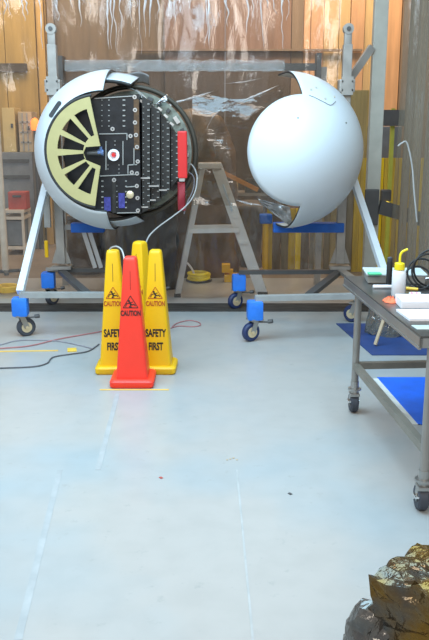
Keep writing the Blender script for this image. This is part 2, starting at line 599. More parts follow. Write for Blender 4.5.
cw = MB()
cw.grid(cur, 170, 90, keep=lambda u, v: (-3.3 + u * 4.86 - SX) ** 2 + (0.02 + v * 3.66 - SZ) ** 2 > (SR + 0.035) ** 2)
ct = cw.build('plastic_curtain', M['film'], smooth=True, recalc=False, origin=(0, YC, 0), angle=0)
tag(ct, 'clear plastic tent curtain with white crease streaks hanging behind both fairing halves', 'curtain')
zs_ = at(200, 66, YC).z
sm = MB().grid(lambda u, v: cur(u, 0.5) * 0 + Vector((-1.5 + u * 2.2, YC - 0.045 + 0.012 * nz((u * 60, v * 3, 1)), zs_ + (v - 0.5) * 0.11 + 0.012 * nz((u * 20, 2, v)))), 110, 4)
sm.build('seam', M['seam'], ct, smooth=True, recalc=False, angle=0)


random.seed(21)
M['whitefold'] = film('white_curtain_fold', 0.8, bump=0.6, gl=0.3, diff=(0.9, 0.92, 0.95), bstretch=(6, 6, 1.5), bscale=6)  # white strips that paint the glare on the curtain wrinkles
for i in range(34):
    px = [3, 6, 13, 27, 29, 44, 59, 60, 74, 83, 91, 110, 113, 118, 122, 133, 136, 141, 146, 150, 160, 171, 175, 205, 209, 228, 246, 250, 263, 268, 275, 283, 192, 287][i]
    low = random.choice((10, 16, 22, 28, 38, 50)) if px not in (75, 118, 141, 195) else 55
    q = at(px, low, YC)
    z_0, z_1 = q.z, at(px, -25 + random.random() * 20, YC).z
    w_0, dr = 0.012 + 0.028 * random.random(), (random.random() - 0.5) * 0.10

    def glare_fold(u, v, q=q, z_0=z_0, z_1=z_1, w_0=w_0, dr=dr):
        x_ = q.x + dr * u * (1 - u) * 2 + 0.03 * nz((q.x * 9, u * 4, 1)) + (v - 0.5) * w_0 * (u ** 0.8) * (0.8 + 0.8 * nz((u * 7, q.x * 5, 4)))
        return Vector((x_, YC - 0.085 - 0.02 * math.sin(PI * v), z_0 + (z_1 - z_0) * u))
    MB().grid(glare_fold, 20, 4).build('fold', M['whitefold'], ct, smooth=True, recalc=False, angle=0)


def cur2(u, v):
    y = 8.1 - u * 2.9
    z = 0.03 + v * 3.65
    x = 1.86 + 0.05 * math.sin(y * 16) + 0.03 * math.sin(y * 37 + 1) + 0.03 * nz((2, y * 3, z * 0.5))
    return Vector((x, y, z))


tag(MB().grid(cur2, 150, 40).build('plastic_curtain', M['filmside'], smooth=True, recalc=False, origin=(1.86, 6.6, 0), angle=0),
    'hazy brownish side curtain hanging in vertical folds right of the table', 'curtain')


# loose crinkled film between the halves
def loose(u, v):
    x = -0.22 + u * 0.90
    sag = 0.10 * math.sin(u * PI)
    z = 2.16 - v * 1.15 - sag * (1 - v)
    y = 8.24 + 0.05 * nz((x * 3, 7, z * 4)) + 0.05 * math.sin(3 * z + 6 * x) * 0.5 
    return Vector((x, y, z))


lf = MB().grid(loose, 70, 60)
tag(lf.build('plastic_sheet', M['crinkle'], smooth=True, recalc=False, angle=0), 'loose crinkled clear plastic sheet hanging between the two white fairing halves', 'plastic sheet')

shp = bpy.data.objects['plastic_sheet']
M['fold'] = film('whitened_fold', 0.55, bump=0.9, gl=0.55, diff=(0.85, 0.86, 0.88), bstretch=(3, 3, 8), bscale=6)  # white strips that paint highlights along the sheet's folds
for pts, w0 in (([(150, 112), (175, 103), (196, 97), (214, 91)], 0.035), ([(236, 104), (248, 99), (262, 93), (279, 85)], 0.05), ([(160, 118), (170, 106), (180, 101)], 0.04),
                ([(205, 132), (212, 118), (222, 108), (236, 103)], 0.018), ([(222, 84), (244, 82), (262, 78)], 0.015), ([(236, 200), (250, 204), (262, 205)], 0.03), ([(218, 122), (214, 145), (219, 170)], 0.012), ([(186, 100), (192, 120), (190, 150)], 0.012)):
    P_ = [at(x, y, 8.14) for x, y in pts]

    def rib(u, v, P_=P_, w0=w0):
        f = u * (len(P_) - 1)
        i = min(int(f), len(P_) - 2)
        p = P_[i].lerp(P_[i + 1], f - i)
        w_ = w0 * math.sin(PI * min(max(u, 0.02), 0.98)) * (0.7 + 0.6 * nz((u * 9, w0 * 50, 1)))
        return p + Vector((0, -0.03 * math.sin(PI * v), (v - 0.5) * w_))
    MB().grid(rib, 24, 4).build('fold', M['fold'], shp, smooth=True, recalc=False, angle=0)

# ------------------------------------------------------------------ fairing halves
R0, LN, SCAP = 0.715, 0.9, 0.68


def rprof(s, r0=0.0):
    r0 = r0 or R0
    return r0 if s <= 0 else r0 * math.sqrt(max(0.0, 1 - (s / LN) ** 2))


def fairing(base, axis, side, cap, scap=SCAP, r0=0.0):
    """side +1 keeps the half whose skin faces +x; cap keeps the whole nose dome"""
    ax = Vector(axis).normalized()
    ex = (Vector((1, 0, 0)) - ax * ax.x).normalized()
    ez = ex.cross(ax).normalized()
    if ez.z < 0:
        ez = -ez
    base = Vector(base)
    NA, bm = 96, MB()
    ss = [-0.285, -0.1, 0.0] + [scap * k / 16 for k in range(1, 17)]
    if cap:
        ss += [SCAP + (LN - SCAP) * (1 - (1 - k / 12) ** 2) for k in range(1, 13)]
    R = []
    for s in ss:
        r = max(rprof(s, r0), 0.001)
        R.append([bm.bm.verts.new(base + ax * s + (ex * math.cos(2 * PI * k / NA) + ez * math.sin(2 * PI * k / NA)) * r) for k in range(NA)])
    for i in range(len(ss) - 1):
        for k in range(NA):
            am = 2 * PI * (k + .5) / NA
            if math.cos(am) * side > 0 or ss[i] >= scap - 1e-6:
                f = bm.bm.faces.new((R[i][k], R[i][(k + 1) % NA], R[i + 1][(k + 1) % NA], R[i + 1][k]))
    if cap:
        bm.bm.faces.new(R[-1])
    loose_ = [v for v in bm.bm.verts if not v.link_faces]
    bmesh.ops.delete(bm.bm, geom=loose_, context='VERTS')
    bmesh.ops.recalc_face_normals(bm.bm, faces=bm.bm.faces[:])
    # outward normals
    f0 = bm.bm.faces[:][0] if False else next(iter(bm.bm.faces))
    cen = f0.calc_center_median()
    rad = cen - base
    rad -= ax * rad.dot(ax)
    if f0.normal.dot(rad) < 0:
        bmesh.ops.reverse_faces(bm.bm, faces=bm.bm.faces[:])
    bvh = BVHTree.FromBMesh(bm.bm)
    return bm, bvh, (base, ax, ex, ez)


def on(bvh, x, y, lift=0.004):
    d = ray(x, y).normalized()
    loc, nor, i, dist = bvh.ray_cast(Vector((0, 0, H)), d)
    if loc is None:
        return None
    if nor.dot(d) > 0:
        nor = -nor
    return loc + nor * lift


# right half, seen nose-on from outside
RB = at(283.5, 151, 7.65)
RC = at(301.5, 151, 6.97)
rf = thing('fairing_half', (RB.x, RB.y, 0.0), 'white fairing half with the whole rounded nose dome, on the right hand dolly', 'rocket fairing')
bm, rb, fr_ = fairing(RB, RC - RB, 1, True)
shell = bm.build('shell', [M['white'], M['inner'], M['dark_edge']], rf, smooth=True, recalc=False, angle=50)
md = shell.modifiers.new('solid', 'SOLIDIFY')
md.thickness = 0.018; md.offset = -1; md.material_offset = 1; md.material_offset_rim = 2
pl = MB()
pts = [on(rb, *q) for q in ((309, 95.5), (314, 97.5), (319, 100), (325, 103), (330, 105.5), (333, 104), (335.5, 101.5))]
pl.tube([q for q in pts if q], 0.0022, 6, 2)
pl.build('panel_line', M['steeld'], rf)
for q in ((311, 90), (316, 88), (334, 97), (325, 99)):
    h = on(rb, *q, lift=0.003)
    if h:
        k = MB(); k.cyl(h, h + (h - RB).normalized() * 0.004, 0.011, 0.010, 10)
        k.build('tape_patch', mat('stain_patch', (0.55, 0.52, 0.44), 0.6), rf)
for q in ((298, 118), (293, 215), (346, 123)):
    h = on(rb, *q, lift=0.001)
    if h:
        k = MB(); k.cyl(h, h + (h - RB).normalized() * 0.004, 0.008, 0.008, 8); k.build('fastener', M['ringm'], rf)
# film gathered inside the lower opening
def gath(u, v):
    p = at(258 + 32 * u + 4 * v, 199 + 8 * u + v * (6 + 17 * u), 7.45)
    return p + Vector((0, 0.05 * nz((u * 5, v * 5, 2)) + 0.1 * v, 0))
MB().grid(gath, 20, 14).build('film_cover', mat('grey_film', (0.42, 0.42, 0.42), 0.25, 0.3, var=0.3, scale=14, bump=1.0, bscale=20), rf, smooth=True, recalc=False, angle=0, solid=0.004)

# left half, open side to the camera
LB = at(115, 151, 7.65)
LC = at(104, 152, 6.97)
lh = thing('fairing_half', (LB.x, LB.y, 0.0), 'white fairing half open at the nose showing a spoked bulkhead, on the left hand dolly', 'rocket fairing')
bm, lb, lfr = fairing(LB, LC - LB, -1, False, 0.64, 0.728)
shell = bm.build('shell', [M['white'], M['inner'], M['dark_edge']], lh, smooth=True, recalc=False, angle=50)
md = shell.modifiers.new('solid', 'SOLIDIFY')
md.thickness = 0.018; md.offset = -1; md.material_offset = 1; md.material_offset_rim = 2
# vent slot in the skin
sl = MB()
ca, cb2 = Vector((51.5, 115.5)), Vector((59.5, 103.5))
dirv = (cb2 - ca).normalized(); nv = Vector((-dirv.y, dirv.x))
out = []
for k in range(9):
    a_ = PI / 2 + PI * k / 8
    out.append(ca + (nv * math.sin(a_) + dirv * math.cos(a_)) * 2.2)
for k in range(9):
    a_ = -PI / 2 + PI * k / 8
    out.append(cb2 + (nv * math.sin(a_) + dirv * math.cos(a_)) * 2.2)
pp = [on(lb, q.x, q.y, 0.005) for q in out]
pp = [q for q in pp if q]
sl.prism(pp, (0.0, 0.006, 0.0))
sl.build('vent_slot', mat('vent_dark', (0.05, 0.055, 0.06), 0.6), lh)
base, ax, ex, ez = lfr


def lipfn(a0, a1, r0, r1, s0, s1):
    def f(u, v):
        a_ = a0 + (a1 - a0) * u
        s = s0 + (s1 - s0) * v
        r = r0 + (r1 - r0) * v
        return base + ax * s + (ex * math.cos(a_) + ez * math.sin(a_)) * r
    return f


d2 = math.radians
for a0, a1 in ((d2(92), d2(70)), (d2(-92), d2(-68))):
    o = MB().grid(lipfn(a0, a1, 0.69, 0.60, 0.0, 0.40), 14, 6).build('joint_lip', [M['white'], M['inner'], M['dark_edge']], lh, smooth=True, recalc=True, angle=0)
    md = o.modifiers.new('solid', 'SOLIDIFY'); md.thickness = 0.03; md.offset = 0; md.material_offset_rim = 2
fl = MB().grid(lambda u, v: at(116 + 33 * u, 71 + 5 * u * u + v * (13 - 4 * u) + 2 * math.sin(u * 6), 7.7) + Vector((0, 0.08 * v + 0.02 * math.sin(u * 9), 0)), 16, 6)
fl.build('flap', mat('grey_flap', (0.24, 0.24, 0.24), 0.5, var=0.2), lh, smooth=True, recalc=False, angle=0, solid=0.008)

# spoked bulkhead: a half disc with six windows
YP = 6.99
PC = at(101, 152, YP)
SC = F / (YP * CT + (H - PC.z) * ST)
bk = bmesh.new()
rO = 54.0 / SC
NSEG = 64
A0, A1 = 100, 262
pts_o = [(PC.x + rO * math.cos(d2(a_)), PC.z + rO * math.sin(d2(a_))) for a_ in [A0 + (A1 - A0) * k / NSEG for k in range(NSEG + 1)]]
px2 = lambda x, y: (at(x, y, YP).x, at(x, y, YP).z)
pts_o += [px2(98.5, 180), px2(100.5, 166), px2(86, 160), px2(83.5, 153), px2(86, 147), px2(100.5, 146), px2(95, 122)]
loops = [pts_o]
for ac in (64, 39, 13.5, -14, -40, -65):
    c_ = 180 - ac
    ri, ro_, hw = 17.5 / SC, 43.5 / SC, 9.2
    lp = []
    hwi = 9.0 if abs(ac) < 60 else 6
    for k in range(5):
        lp.append((PC.x + ro_ * math.cos(d2(c_ - hw + 2 * hw * k / 4)), PC.z + ro_ * math.sin(d2(c_ - hw + 2 * hw * k / 4))))
    for k in range(3):
        lp.append((PC.x + ri * math.cos(d2(c_ + hwi - hwi * k)), PC.z + ri * math.sin(d2(c_ + hwi - hwi * k))))
    loops.append(lp)
cu = bpy.data.curves.new('bk', 'CURVE')
cu.dimensions = '2D'
cu.fill_mode = 'BOTH'
cu.extrude = 0.012
for lp in loops:
    sp = cu.splines.new('POLY')
    sp.points.add(len(lp) - 1)
    for pnt, (x_, z_) in zip(sp.points, lp):
        pnt.co = (x_ - PC.x, z_ - PC.z, 0, 1)
    sp.use_cyclic_u = True
tmp = bpy.data.objects.new('tmp', cu)
COL.objects.link(tmp)
dg = bpy.context.evaluated_depsgraph_get()
me = bpy.data.meshes.new_from_object(tmp.evaluated_get(dg))
bpy.data.objects.remove(tmp)
me.materials.clear()
me.materials.append(M['primer'])
me.transform(Matrix.Translation(PC - ORG[lh.name]) @ Matrix.Rotation(PI / 2, 4, 'X'))
bo = bpy.data.objects.new('bulkhead', me)
COL.objects.link(bo)
bo.parent = lh
ORG[bo.name] = ORG[lh.name]
bo['label'] = 'yellow green spoked bulkhead with six dark windows'
# dark seal ring between bulkhead and skin
sr = MB()
sr.tube([Vector((PC.x + (rO + 0.012) * math.cos(d2(a_)), YP + 0.005, PC.z + (rO + 0.012) * math.sin(d2(a_)))) for a_ in range(98, 266, 4)], 0.014, 8, 1)
sr.build('seal', M['dark_edge'], lh, smooth=True)
# webs that tie the bulkhead to the skin
for a_ in (115, 150, 180, 210, 245):
    MB().bar(PC + Vector((rO * .96 * math.cos(d2(a_)), 0.01, rO * .96 * math.sin(d2(a_)))), PC + Vector((rO * 1.12 * math.cos(d2(a_)), 0.25, rO * 1.12 * math.sin(d2(a_)))), 0.02, 0.02).build('bracket', M['steeld'], lh)

# ------------------------------------------------------------------ satellite
sat = thing('satellite', (SX, 7.5, 0), 'dark satellite with studded black panels and a round ring beside the left fairing half', 'satellite')


def panel(pts, Y, Y2, m, rows=None):
    k = MB()
    P_ = [at(x, y, Y) for x, y in pts]
    k.prism(P_, (0, Y2 - Y, 0))
    if rows:
        k.mi = 1
        for (x, y0, y1, st, w, h) in rows:
            y = y0
            while y <= y1:
                q = at(x, y, Y)
                k.box((q.x, q.y - 0.003, q.z), (w, 0.008, h))
                y += st
    return k


k = panel([(72, 108), (96, 97), (139, 94), (141, 214), (97, 211), (72, 196), (62, 152)], 7.12, 7.5, None,
          rows=[(124, 100, 129, 5.2, 0.022, 0.010), (109, 100, 127, 5.2, 0.012, 0.008), (102.5, 181, 211, 5.3, 0.018, 0.010), (126, 181, 208, 5.3, 0.014, 0.010), (115, 141, 147, 4, 0.01, 0.008), (102, 100, 128, 5.2, 0.008, 0.006), (117, 186, 208, 5.3, 0.008, 0.006), (108, 165, 172, 4, 0.01, 0.006), (119, 165, 173, 4, 0.01, 0.006)])
k.build('front_panel', [M['black'], M['dot']], sat)
cols = [((142, 96), (150, 101), (150, 208), (142, 213), 146), ((151, 104), (160, 112), (160, 200), (151, 206), 155.5),
        ((161, 114), (170, 124), (170, 190), (161, 198), 165.5), ((171, 127), (178.5, 138), (178.5, 178), (171, 188), 174.5)]
for i, (a_, b_, c_, d_, xm) in enumerate(cols):
    Y = 7.16 + 0.05 * i
    panel([a_, b_, c_, d_], Y, 7.5, None, rows=[(xm + 2.5, a_[1] + 8, d_[1] - 6, 6.1, 0.02, 0.008), (xm - 2.5, a_[1] + 11, d_[1] - 6, 6.1, 0.010, 0.006)]).build('side_panel', [M['black2'], M['dot']], sat)
# violet cells
for (x0, y0, x1, y1) in ((104, 197, 111, 211), (118.5, 193, 125, 208)):
    q0, q1 = at(x0, y0, 7.112), at(x1, y1, 7.112)
    MB().box((q0 + q1) / 2, (q1.x - q0.x, 0.012, q0.z - q1.z)).build('solar_cell', M['cell'], sat)
MB().bar(at(136.3, 99, 7.117), at(136.8, 150, 7.117), 0.045, 0.008, up=Vector((0, -1, 0))).build('hinge_strip', mat('brown_hinge', (0.10, 0.05, 0.02), 0.5, var=0.4, scale=30), sat)
MB().bar(at(114, 180, 7.117), at(114.3, 213, 7.117), 0.03, 0.010, up=Vector((0, -1, 0))).build('hinge_strip', M['black2'], sat)
# round studs
for x, y in ((134.6, 97), (135, 110), (135, 122.5), (112.5, 129), (130.5, 136), (136, 135), (137, 147), (137.7, 161.5), (131.8, 172.5), (137, 173.5), (114, 180), (136.8, 186), (137.5, 198), (137.9, 210.5)):
    q = at(x, y, 7.11)
    s_ = MB().lathe(q + Vector((0, 0.012, 0)), [(0.018, 0), (0.018, 0.014), (0.008, 0.014), (0.008, 0.008)], 14, axis=(0, -1, 0)).build('stud', M['silver'], sat, smooth=True)
    MB().cyl(q + Vector((0, 0.004, 0)), q + Vector((0, -0.004, 0)), 0.007, 0.007, 10).build('bolt', M['steeld'], s_)
q = at(113.8, 155, 7.11)
tgt = MB().lathe(q + Vector((0, 0.01, 0)), [(0.05, 0), (0.05, 0.03), (0.03, 0.03), (0.03, 0.01)], 24, axis=(0, -1, 0)).build('round_port', M['paper'], sat, smooth=True)
MB().cyl(q, q + Vector((0, -0.035, 0)), 0.020, 0.016, 12).build('port_plug', M['red'], tgt)
q = at(130, 194.7, 7.11)
MB().lathe(q + Vector((0, 0.01, 0)), [(0.034, 0), (0.034, 0.012), (0.02, 0.022), (0.001, 0.022)], 20, axis=(0, -1, 0)).build('boss', M['gold'], sat, smooth=True)
# thin silver frame lines
for a_, b_ in (((99, 134), (127, 133.5)), ((127, 133.5), (127, 140)), ((100, 176), (135, 174.5)), ((128, 165), (128, 174)), ((128, 165), (137, 164.5)), ((123, 141), (123, 165)), ((106, 141), (106, 170)), ((134, 148), (134, 165)), ((94.5, 98.5), (133, 96)), ((126, 187), (137, 186.3)), ((117, 213), (139, 212.5))):
    MB().bar(at(*a_, 7.113), at(*b_, 7.113), 0.008, 0.008).build('edge_trim', M['dot'], sat)
q0, q1 = at(86, 153.5, 6.98), at(100, 153, 6.98)
MB().cyl(q0 + Vector((0, 0.06, 0)), q1 + Vector((0, 0.06, 0)), 0.018, 0.026, 14).build('thruster_nozzle', M['steeld'], sat, smooth=True)
nk = MB().cyl(at(98, 152.5, 7.04), at(103.5, 152.5, 7.04), 0.026, 0.026, 16)
nk.box(at(101, 149, 7.03), (0.02, 0.03, 0.04))
nk.build('connector', M['blueconn'], sat)
# brackets at right hand columns
for x, y, w in ((145, 178, .09), (154, 186, .09), (163, 190, .07), (145, 207, .06), (153, 200, .05)):
    MB().box(at(x, y, 7.17), (w, 0.03, 0.012)).build('bracket', M['silver'], sat)
for x, y in ((141, 101), (150, 106), (160, 109), (166, 116), (172, 124)):
    MB().box(at(x, y, 7.25), (0.04, 0.05, 0.018), rot=Matrix.Rotation(0.7, 3, 'Y')).build('bracket', M['silver'], sat)
# ring deck
RC_ = at(133, 152, 7.58)
dk = MB().lathe(RC_ + Vector((0, 0.04, 0)), [(0.42, 0.0), (0.545, 0.0), (0.545, 0.06), (0.42, 0.06)], 72, axis=(0, -1, 0), closed=True)
dk.build('adapter_ring', M['ringm'], sat, smooth=True)
MB().lathe(RC_ + Vector((0, 0.06, 0)), [(0.43, 0.0), (0.43, 0.09), (0.001, 0.09)], 48, axis=(0, -1, 0)).build('deck', M['steeld'], sat, smooth=True)
tr_ = MB()
tr_.tube([RC_ + Vector((0.582 * math.cos(2 * PI * i / 72), -0.01, 0.582 * math.sin(2 * PI * i / 72))) for i in range(72)], 0.024, 10, 1, closed=True)
tr_.build('ring_tube', M['ringd'], sat, smooth=True)
for a_ in (-40, -28, -15, -3, 9, 22, 35, 48, 60, 70):
    v = Vector((math.cos(d2(a_)), 0, math.sin(d2(a_))))
    MB().box(RC_ + v * 0.50 + Vector((0, -0.04, 0)), (0.035, 0.04, 0.03 + 0.02 * (a_ % 3)), rot=Matrix.Rotation(-d2(a_), 3, 'Y')).build('clip', M['silver'] if a_ % 2 else M['steeld'], sat)
fo = MB().grid(lambda u, v: at(151 + 16 * u, 105 - 12 * u * v - 3 * u + 4 * v, 7.45) + Vector((0, 0.04 * nz((u * 4, v * 4, 0.3)), 0)), 10, 8)
fo.build('foil_tab', M['foilw'], sat, recalc=False, solid=0.003)
wr = MB()
for i in range(3):
    wr.tube([at(128 + 4 * i, 88 + i, 7.4), at(138 + 3 * i, 92 + 2 * i, 7.3), at(144 + 3 * i, 101 + 2 * i, 7.22), at(150 + 4 * i, 103 + 3 * i, 7.3)], 0.006, 6, 4)
wr.build('wiring', M['dot'], sat, smooth=True)
# red cover
q0, q1 = at(182.5, 131, 7.35), at(182.5, 178, 7.35)
rc = MB()
rc.box((q0 + q1) / 2, (0.085, 0.10, q0.z - q1.z), bev=0.012)
rco = rc.build('protective_cover', M['red'], sat)
rco['label'] = 'red protective cover'
MB().grid(lambda u, v: at(177.5 + 0.5 * v + 7.5 * u, 182 + 29 * v, 7.33) + Vector((0, 0.012 * math.sin(v * 7 + u * 2), 0)), 4, 14).build('streamer', M['ribbon'], rco, smooth=True, recalc=False, angle=0, solid=0.003)
MB().box(at(182, 179, 7.33), (0.05, 0.03, 0.04)).build('buckle', M['silver'], rco)

# motor case behind the satellite, on a trestle
stg = thing('rocket_motor', (SX, 9.0, 0), 'tan cylindrical rocket motor case behind the satellite ring, passing through the curtain', 'rocket motor')
MB().lathe((SX, 7.66, SZ), [(0.40, 0.0), (0.50, 0.03), (0.50, 1.45), (0.40, 1.6), (0.1, 1.65)], 48, axis=(0, 1, 0)).build('case', M['stage'], stg, smooth=True)
MB().lathe((SX, 8.9, SZ), [(0.505, 0.0), (0.515, 0.02), (0.515, 0.1), (0.505, 0.12)], 48, axis=(0, 1, 0)).build('band', M['steeld'], stg, smooth=True)
tr2 = thing('trestle', (SX, 9.2, 0), 'black wrapped trestle under the rocket motor case behind the cones', 'stand')
k = MB()
k.grid(lambda u, v: Vector((SX + 0.34 * math.cos(u * 2 * PI) * (1 - 0.05 * v) + 0.06 * nz((u * 9, v * 5, 1)), 9.05 + 0.28 * math.sin(u * 2 * PI) + 0.06 * nz((u * 8, v * 6, 4)), v * 1.06)), 36, 16)
k.build('wrap', M['crate'], tr2, smooth=True, recalc=False, angle=0)
MB().box((SX, 9.1, 0.52), (0.3, 0.3, 1.02)).build('column', M['steeld'], tr2)

# ------------------------------------------------------------------ dollies
def caster(parent, x, y, ang, foam=True, big=True, wheelm='rubber'):
    """swivel caster: fork > wheel, hub, brake lever, blue foam wrap"""
    r = 0.082
    f = MB()
    dx, dy = math.cos(ang), math.sin(ang)
    side = Vector((-dy, dx, 0))
    off = Vector((dx, dy, 0)) * 0.04
    c0 = Vector((x, y, r)) + off
    for s in (-1, 1):
        f.bar(c0 + side * 0.036 * s, Vector((x, y, 0.185)) + side * 0.036 * s, 0.045, 0.008, up=side)
    f.box((x, y, 0.19), (0.11, 0.11, 0.014), rz=ang)
    f.cyl((x, y, 0.18), (x, y, 0.215), 0.03, 0.03, 14)
    fo_ = f.build('caster', M['stainless'], parent)
    w = MB()
    w.lathe(c0 - side * 0.026, [(0.052, 0.0), (r - 0.012, 0.0), (r, 0.012), (r, 0.040), (r - 0.012, 0.052), (0.052, 0.052)], 28, axis=side)
    w.build('wheel', M[wheelm], fo_, smooth=True)
    h = MB()
    h.cyl(c0 - side * 0.030, c0 + side * 0.030, 0.046, 0.046, 20)
    h.cyl(c0 - side * 0.044, c0 + side * 0.044, 0.014, 0.014, 12)
    h.build('hub', M['gold'], fo_, smooth=True)
    b = MB()
    bd = Vector((dx * 0.3 - dy * 0.0 + 0.9, dy * 0.3 - 0.1, 0)).normalized()
    b.bar(Vector((x, y, 0.165)), Vector((x, y, 0.175)) + bd * 0.14, 0.03, 0.008)
    b.cyl(Vector((x, y, 0.178)) + bd * 0.12, Vector((x, y, 0.185)) + bd * 0.16, 0.018, 0.018, 8)
    b.build('brake_lever', M['steeld'], fo_)
    if foam:
        MB().box((x, y, 0.268), (0.135, 0.135, 0.165), rz=0.06, bev=0.022).build('foam_wrap', M['bluefoam'], fo_, smooth=True)
    return fo_


def dolly(label, xo, xi, xm, sgn, cst, padspan):
    d = thing('fairing_dolly', ((xo + xi) / 2, 7.4, 0), label, 'dolly')
    yf, yb = cst[0][1], cst[1][1]
    for i, (x, y, a_) in enumerate(cst):
        caster(d, x, y, a_, foam=not (sgn > 0 and i == 1), wheelm='navy' if sgn > 0 else 'rubber')
    # frame: front, rear, side beams over the casters
    z = 0.372
    (x0, y0, _), (x1, y1, _), (x2, y2, _), (x3, y3, _) = cst
    MB().bar((x0 - 0.06 * sgn * -1 * 0, y0, z), (x2, y2, z), 0.07, 0.045).build('front_beam', M['beam'], d)
    MB().bar((x1, y1, z) if sgn < 0 else (xm, 7.96, z), (x3, y3, z), 0.06, 0.04).build('rear_beam', M['steeld'], d)
    MB().bar((xm - sgn * 0.45, y0, z - 0.002), (xm, 7.98, z - 0.002), 0.07, 0.04).build('link_beam', M['steeld'], d)
    # mast with rounded clevis head
    m_ = MB()
    m_.box((xm, 8.0, 1.50), (0.085, 0.085, 2.10), bev=0.006)
    mast = m_.build('mast', M['steel'], d)
    c_ = MB()
    c_.box((xm, 8.0, 2.60), (0.072, 0.05, 0.20), bev=0.008)
    c_.cyl((xm, 7.965, 2.69), (xm, 8.035, 2.69), 0.05, 0.05, 20)
    c_.build('clevis', M['steel'], mast, smooth=True)
    MB().cyl((xm, 7.95, 2.69), (xm, 8.05, 2.69), 0.02, 0.02, 12).build('pin', M['steeld'], mast)
    k = MB()
    k.box((xm, 7.99, 2.17), (0.15, 0.13, 0.12), bev=0.01)
    k.box((xm, 7.93, 2.17), (0.11, 0.03, 0.17))
    k.build('clamp', M['steel'], mast)
    for dz in (-0.04, 0.04):
        for dx in (-0.05, 0.05):
            MB().cyl((xm + dx, 7.95, 2.17 + dz), (xm + dx, 7.915, 2.17 + dz), 0.011, 0.011, 6).build('bolt', M['silver'], mast)
    # foot that joins mast to the frame
    f_ = MB()
    f_.box((xm, 8.0, 0.41), (0.20, 0.14, 0.03))
    for dx in (-1, 1):
        f_.prism([Vector((xm + dx * 0.042, 7.99, 0.45)), Vector((xm + dx * 0.10, 7.99, 0.45)), Vector((xm + dx * 0.042, 7.99, 0.62))], (0, 0.02, 0))
    f_.bar((xm, 8.0, 0.384), (x1, y1, 0.384), 0.08, 0.03)
    f_.build('mast_foot', M['steel'], d)
    # diagonal brace
    MB().bar((xo, yf + 0.02, 0.39), (xm - sgn * -0.09, 7.93, 1.30), 0.06, 0.055).build('brace', M['alulight'], d)
    # arm with blue pad that carries the shell
    p0, p1 = padspan
    zt, zb_ = at(300, 222.5, 8.0).z, at(300, 232, 8.0).z
    arm = MB().box(((xm + p0) / 2, 8.02, (zt + zb_) / 2), (abs(xm - p0), 0.05, 0.05)).build('arm', M['steel'], d)
    MB().box(((p0 + p1) / 2, 8.0, (zt + zb_) / 2), (abs(p1 - p0), 0.13, zt - zb_), bev=0.012).build('pad', M['bluepad'], d)
    # short struts under the pad
    xs = p0 + (p1 - p0) * (0.35 if sgn < 0 else 0.15)
    for k_ in range(2 if sgn < 0 else 0):
        MB().bar((xs + 0.06 * k_, 8.0, zb_ + 0.01), (xs + 0.06 * k_ + 0.10 * -sgn, 8.03, 0.40), 0.04, 0.04).build('strut', M['alu'], d)
    # bracket from the clamp to the shell
    return d


cL = [(-1.69, 6.80, 0.5), (-1.70, 8.06, 0.9), (-0.62, 6.80, 2.2), (-0.62, 8.06, 2.6)]
dl = dolly('grey wheeled dolly with blue foam blocks holding the left open fairing half', -1.69, -0.62, -1.545, -1, cL, (-1.43, -1.10))

def dolly_right():
    d = dolly('grey wheeled dolly with blue foam blocks holding the right domed fairing half', 1.53, 0.3, 1.265, 1, [(1.50, 6.78, 2.4), (1.33, 7.32, 2.6), (0.345, 6.66, -2.6), (0.245, 7.92, -2.6)], (0.585, 1.29))
    MB().cyl((1.33, 7.32, 0.20), (1.33, 7.32, 0.36), 0.03, 0.03, 14).build('stem', M['steel'], d, smooth=True)
    return d


dr = dolly_right()
MB().box(at(46.5, 249, 7.9), (0.035, 0.03, 0.17), bev=0.008).build('lever', M['yellow'], dl)['label'] = 'yellow lever'
MB().box(at(47, 210, 7.9), (0.06, 0.04, 0.34)).build('plate', M['dot'], dl)

# ------------------------------------------------------------------ ladder
ld = thing('stepladder', (0.02, 8.68, 0), 'aluminium stepladder standing behind the curtain between the fairing halves', 'ladder')
zT = 1.37
for i, y in enumerate((8.48, 8.86)):
    yt = 8.60 + 0.2 * i
    r_ = MB().bar((0.52, y + 0.1 - 0.1 * i, 0.02), (0.03, yt, zT), 0.03, 0.115).build('front_rail', M['alulad'], ld)
    MB().box((0.525, y + 0.1 - 0.1 * i, 0.02), (0.11, 0.05, 0.04)).build('foot', M['steeld'], r_)
    b_ = MB().bar((-0.40, y, 0.02), (-0.13, yt, zT), 0.03, 0.06).build('rear_rail', M['alulad'], ld)
    MB().box((-0.40, y, 0.02), (0.07, 0.05, 0.04)).build('foot', M['steeld'], b_)
    MB().bar((-0.27, y + (yt - y) * .45, 0.71), (0.26, y + (yt - y) * .5, 0.72), 0.035, 0.05).build('spreader', M['alulad'], ld)
MB().box((-0.05, 8.70, zT + 0.02), (0.25, 0.30, 0.06), bev=0.01).build('top_cap', M['alulad'], ld)
for z in (0.3, 0.58, 0.86, 1.12):
    x = 0.52 - 0.49 * z / zT
    MB().box((x, 8.69, z), (0.09, 0.32 - 0.05 * z, 0.025)).build('step', M['alulad'], ld)
for z in (0.3, 0.62, 0.94):
    x = -0.40 + 0.27 * z / zT
    MB().bar((x, 8.48 + 0.09 * z, z), (x, 8.86 - 0.04 * z, z), 0.025, 0.02).build('cross_rung', M['alu'], ld)
v0, v1 = Vector((0.09, 8.57, 1.20)), Vector((0.19, 8.555, 0.92))
MB().bar(v0, v1, 0.06, 0.012).build('rail_label', mat('pale_blue_label', (0.55, 0.68, 0.80), 0.5, var=0.2, scale=30), ld)

# ------------------------------------------------------------------ things behind the curtain
# wrapped bundle
wb = MB()
wc = at(196, 190, 9.9)


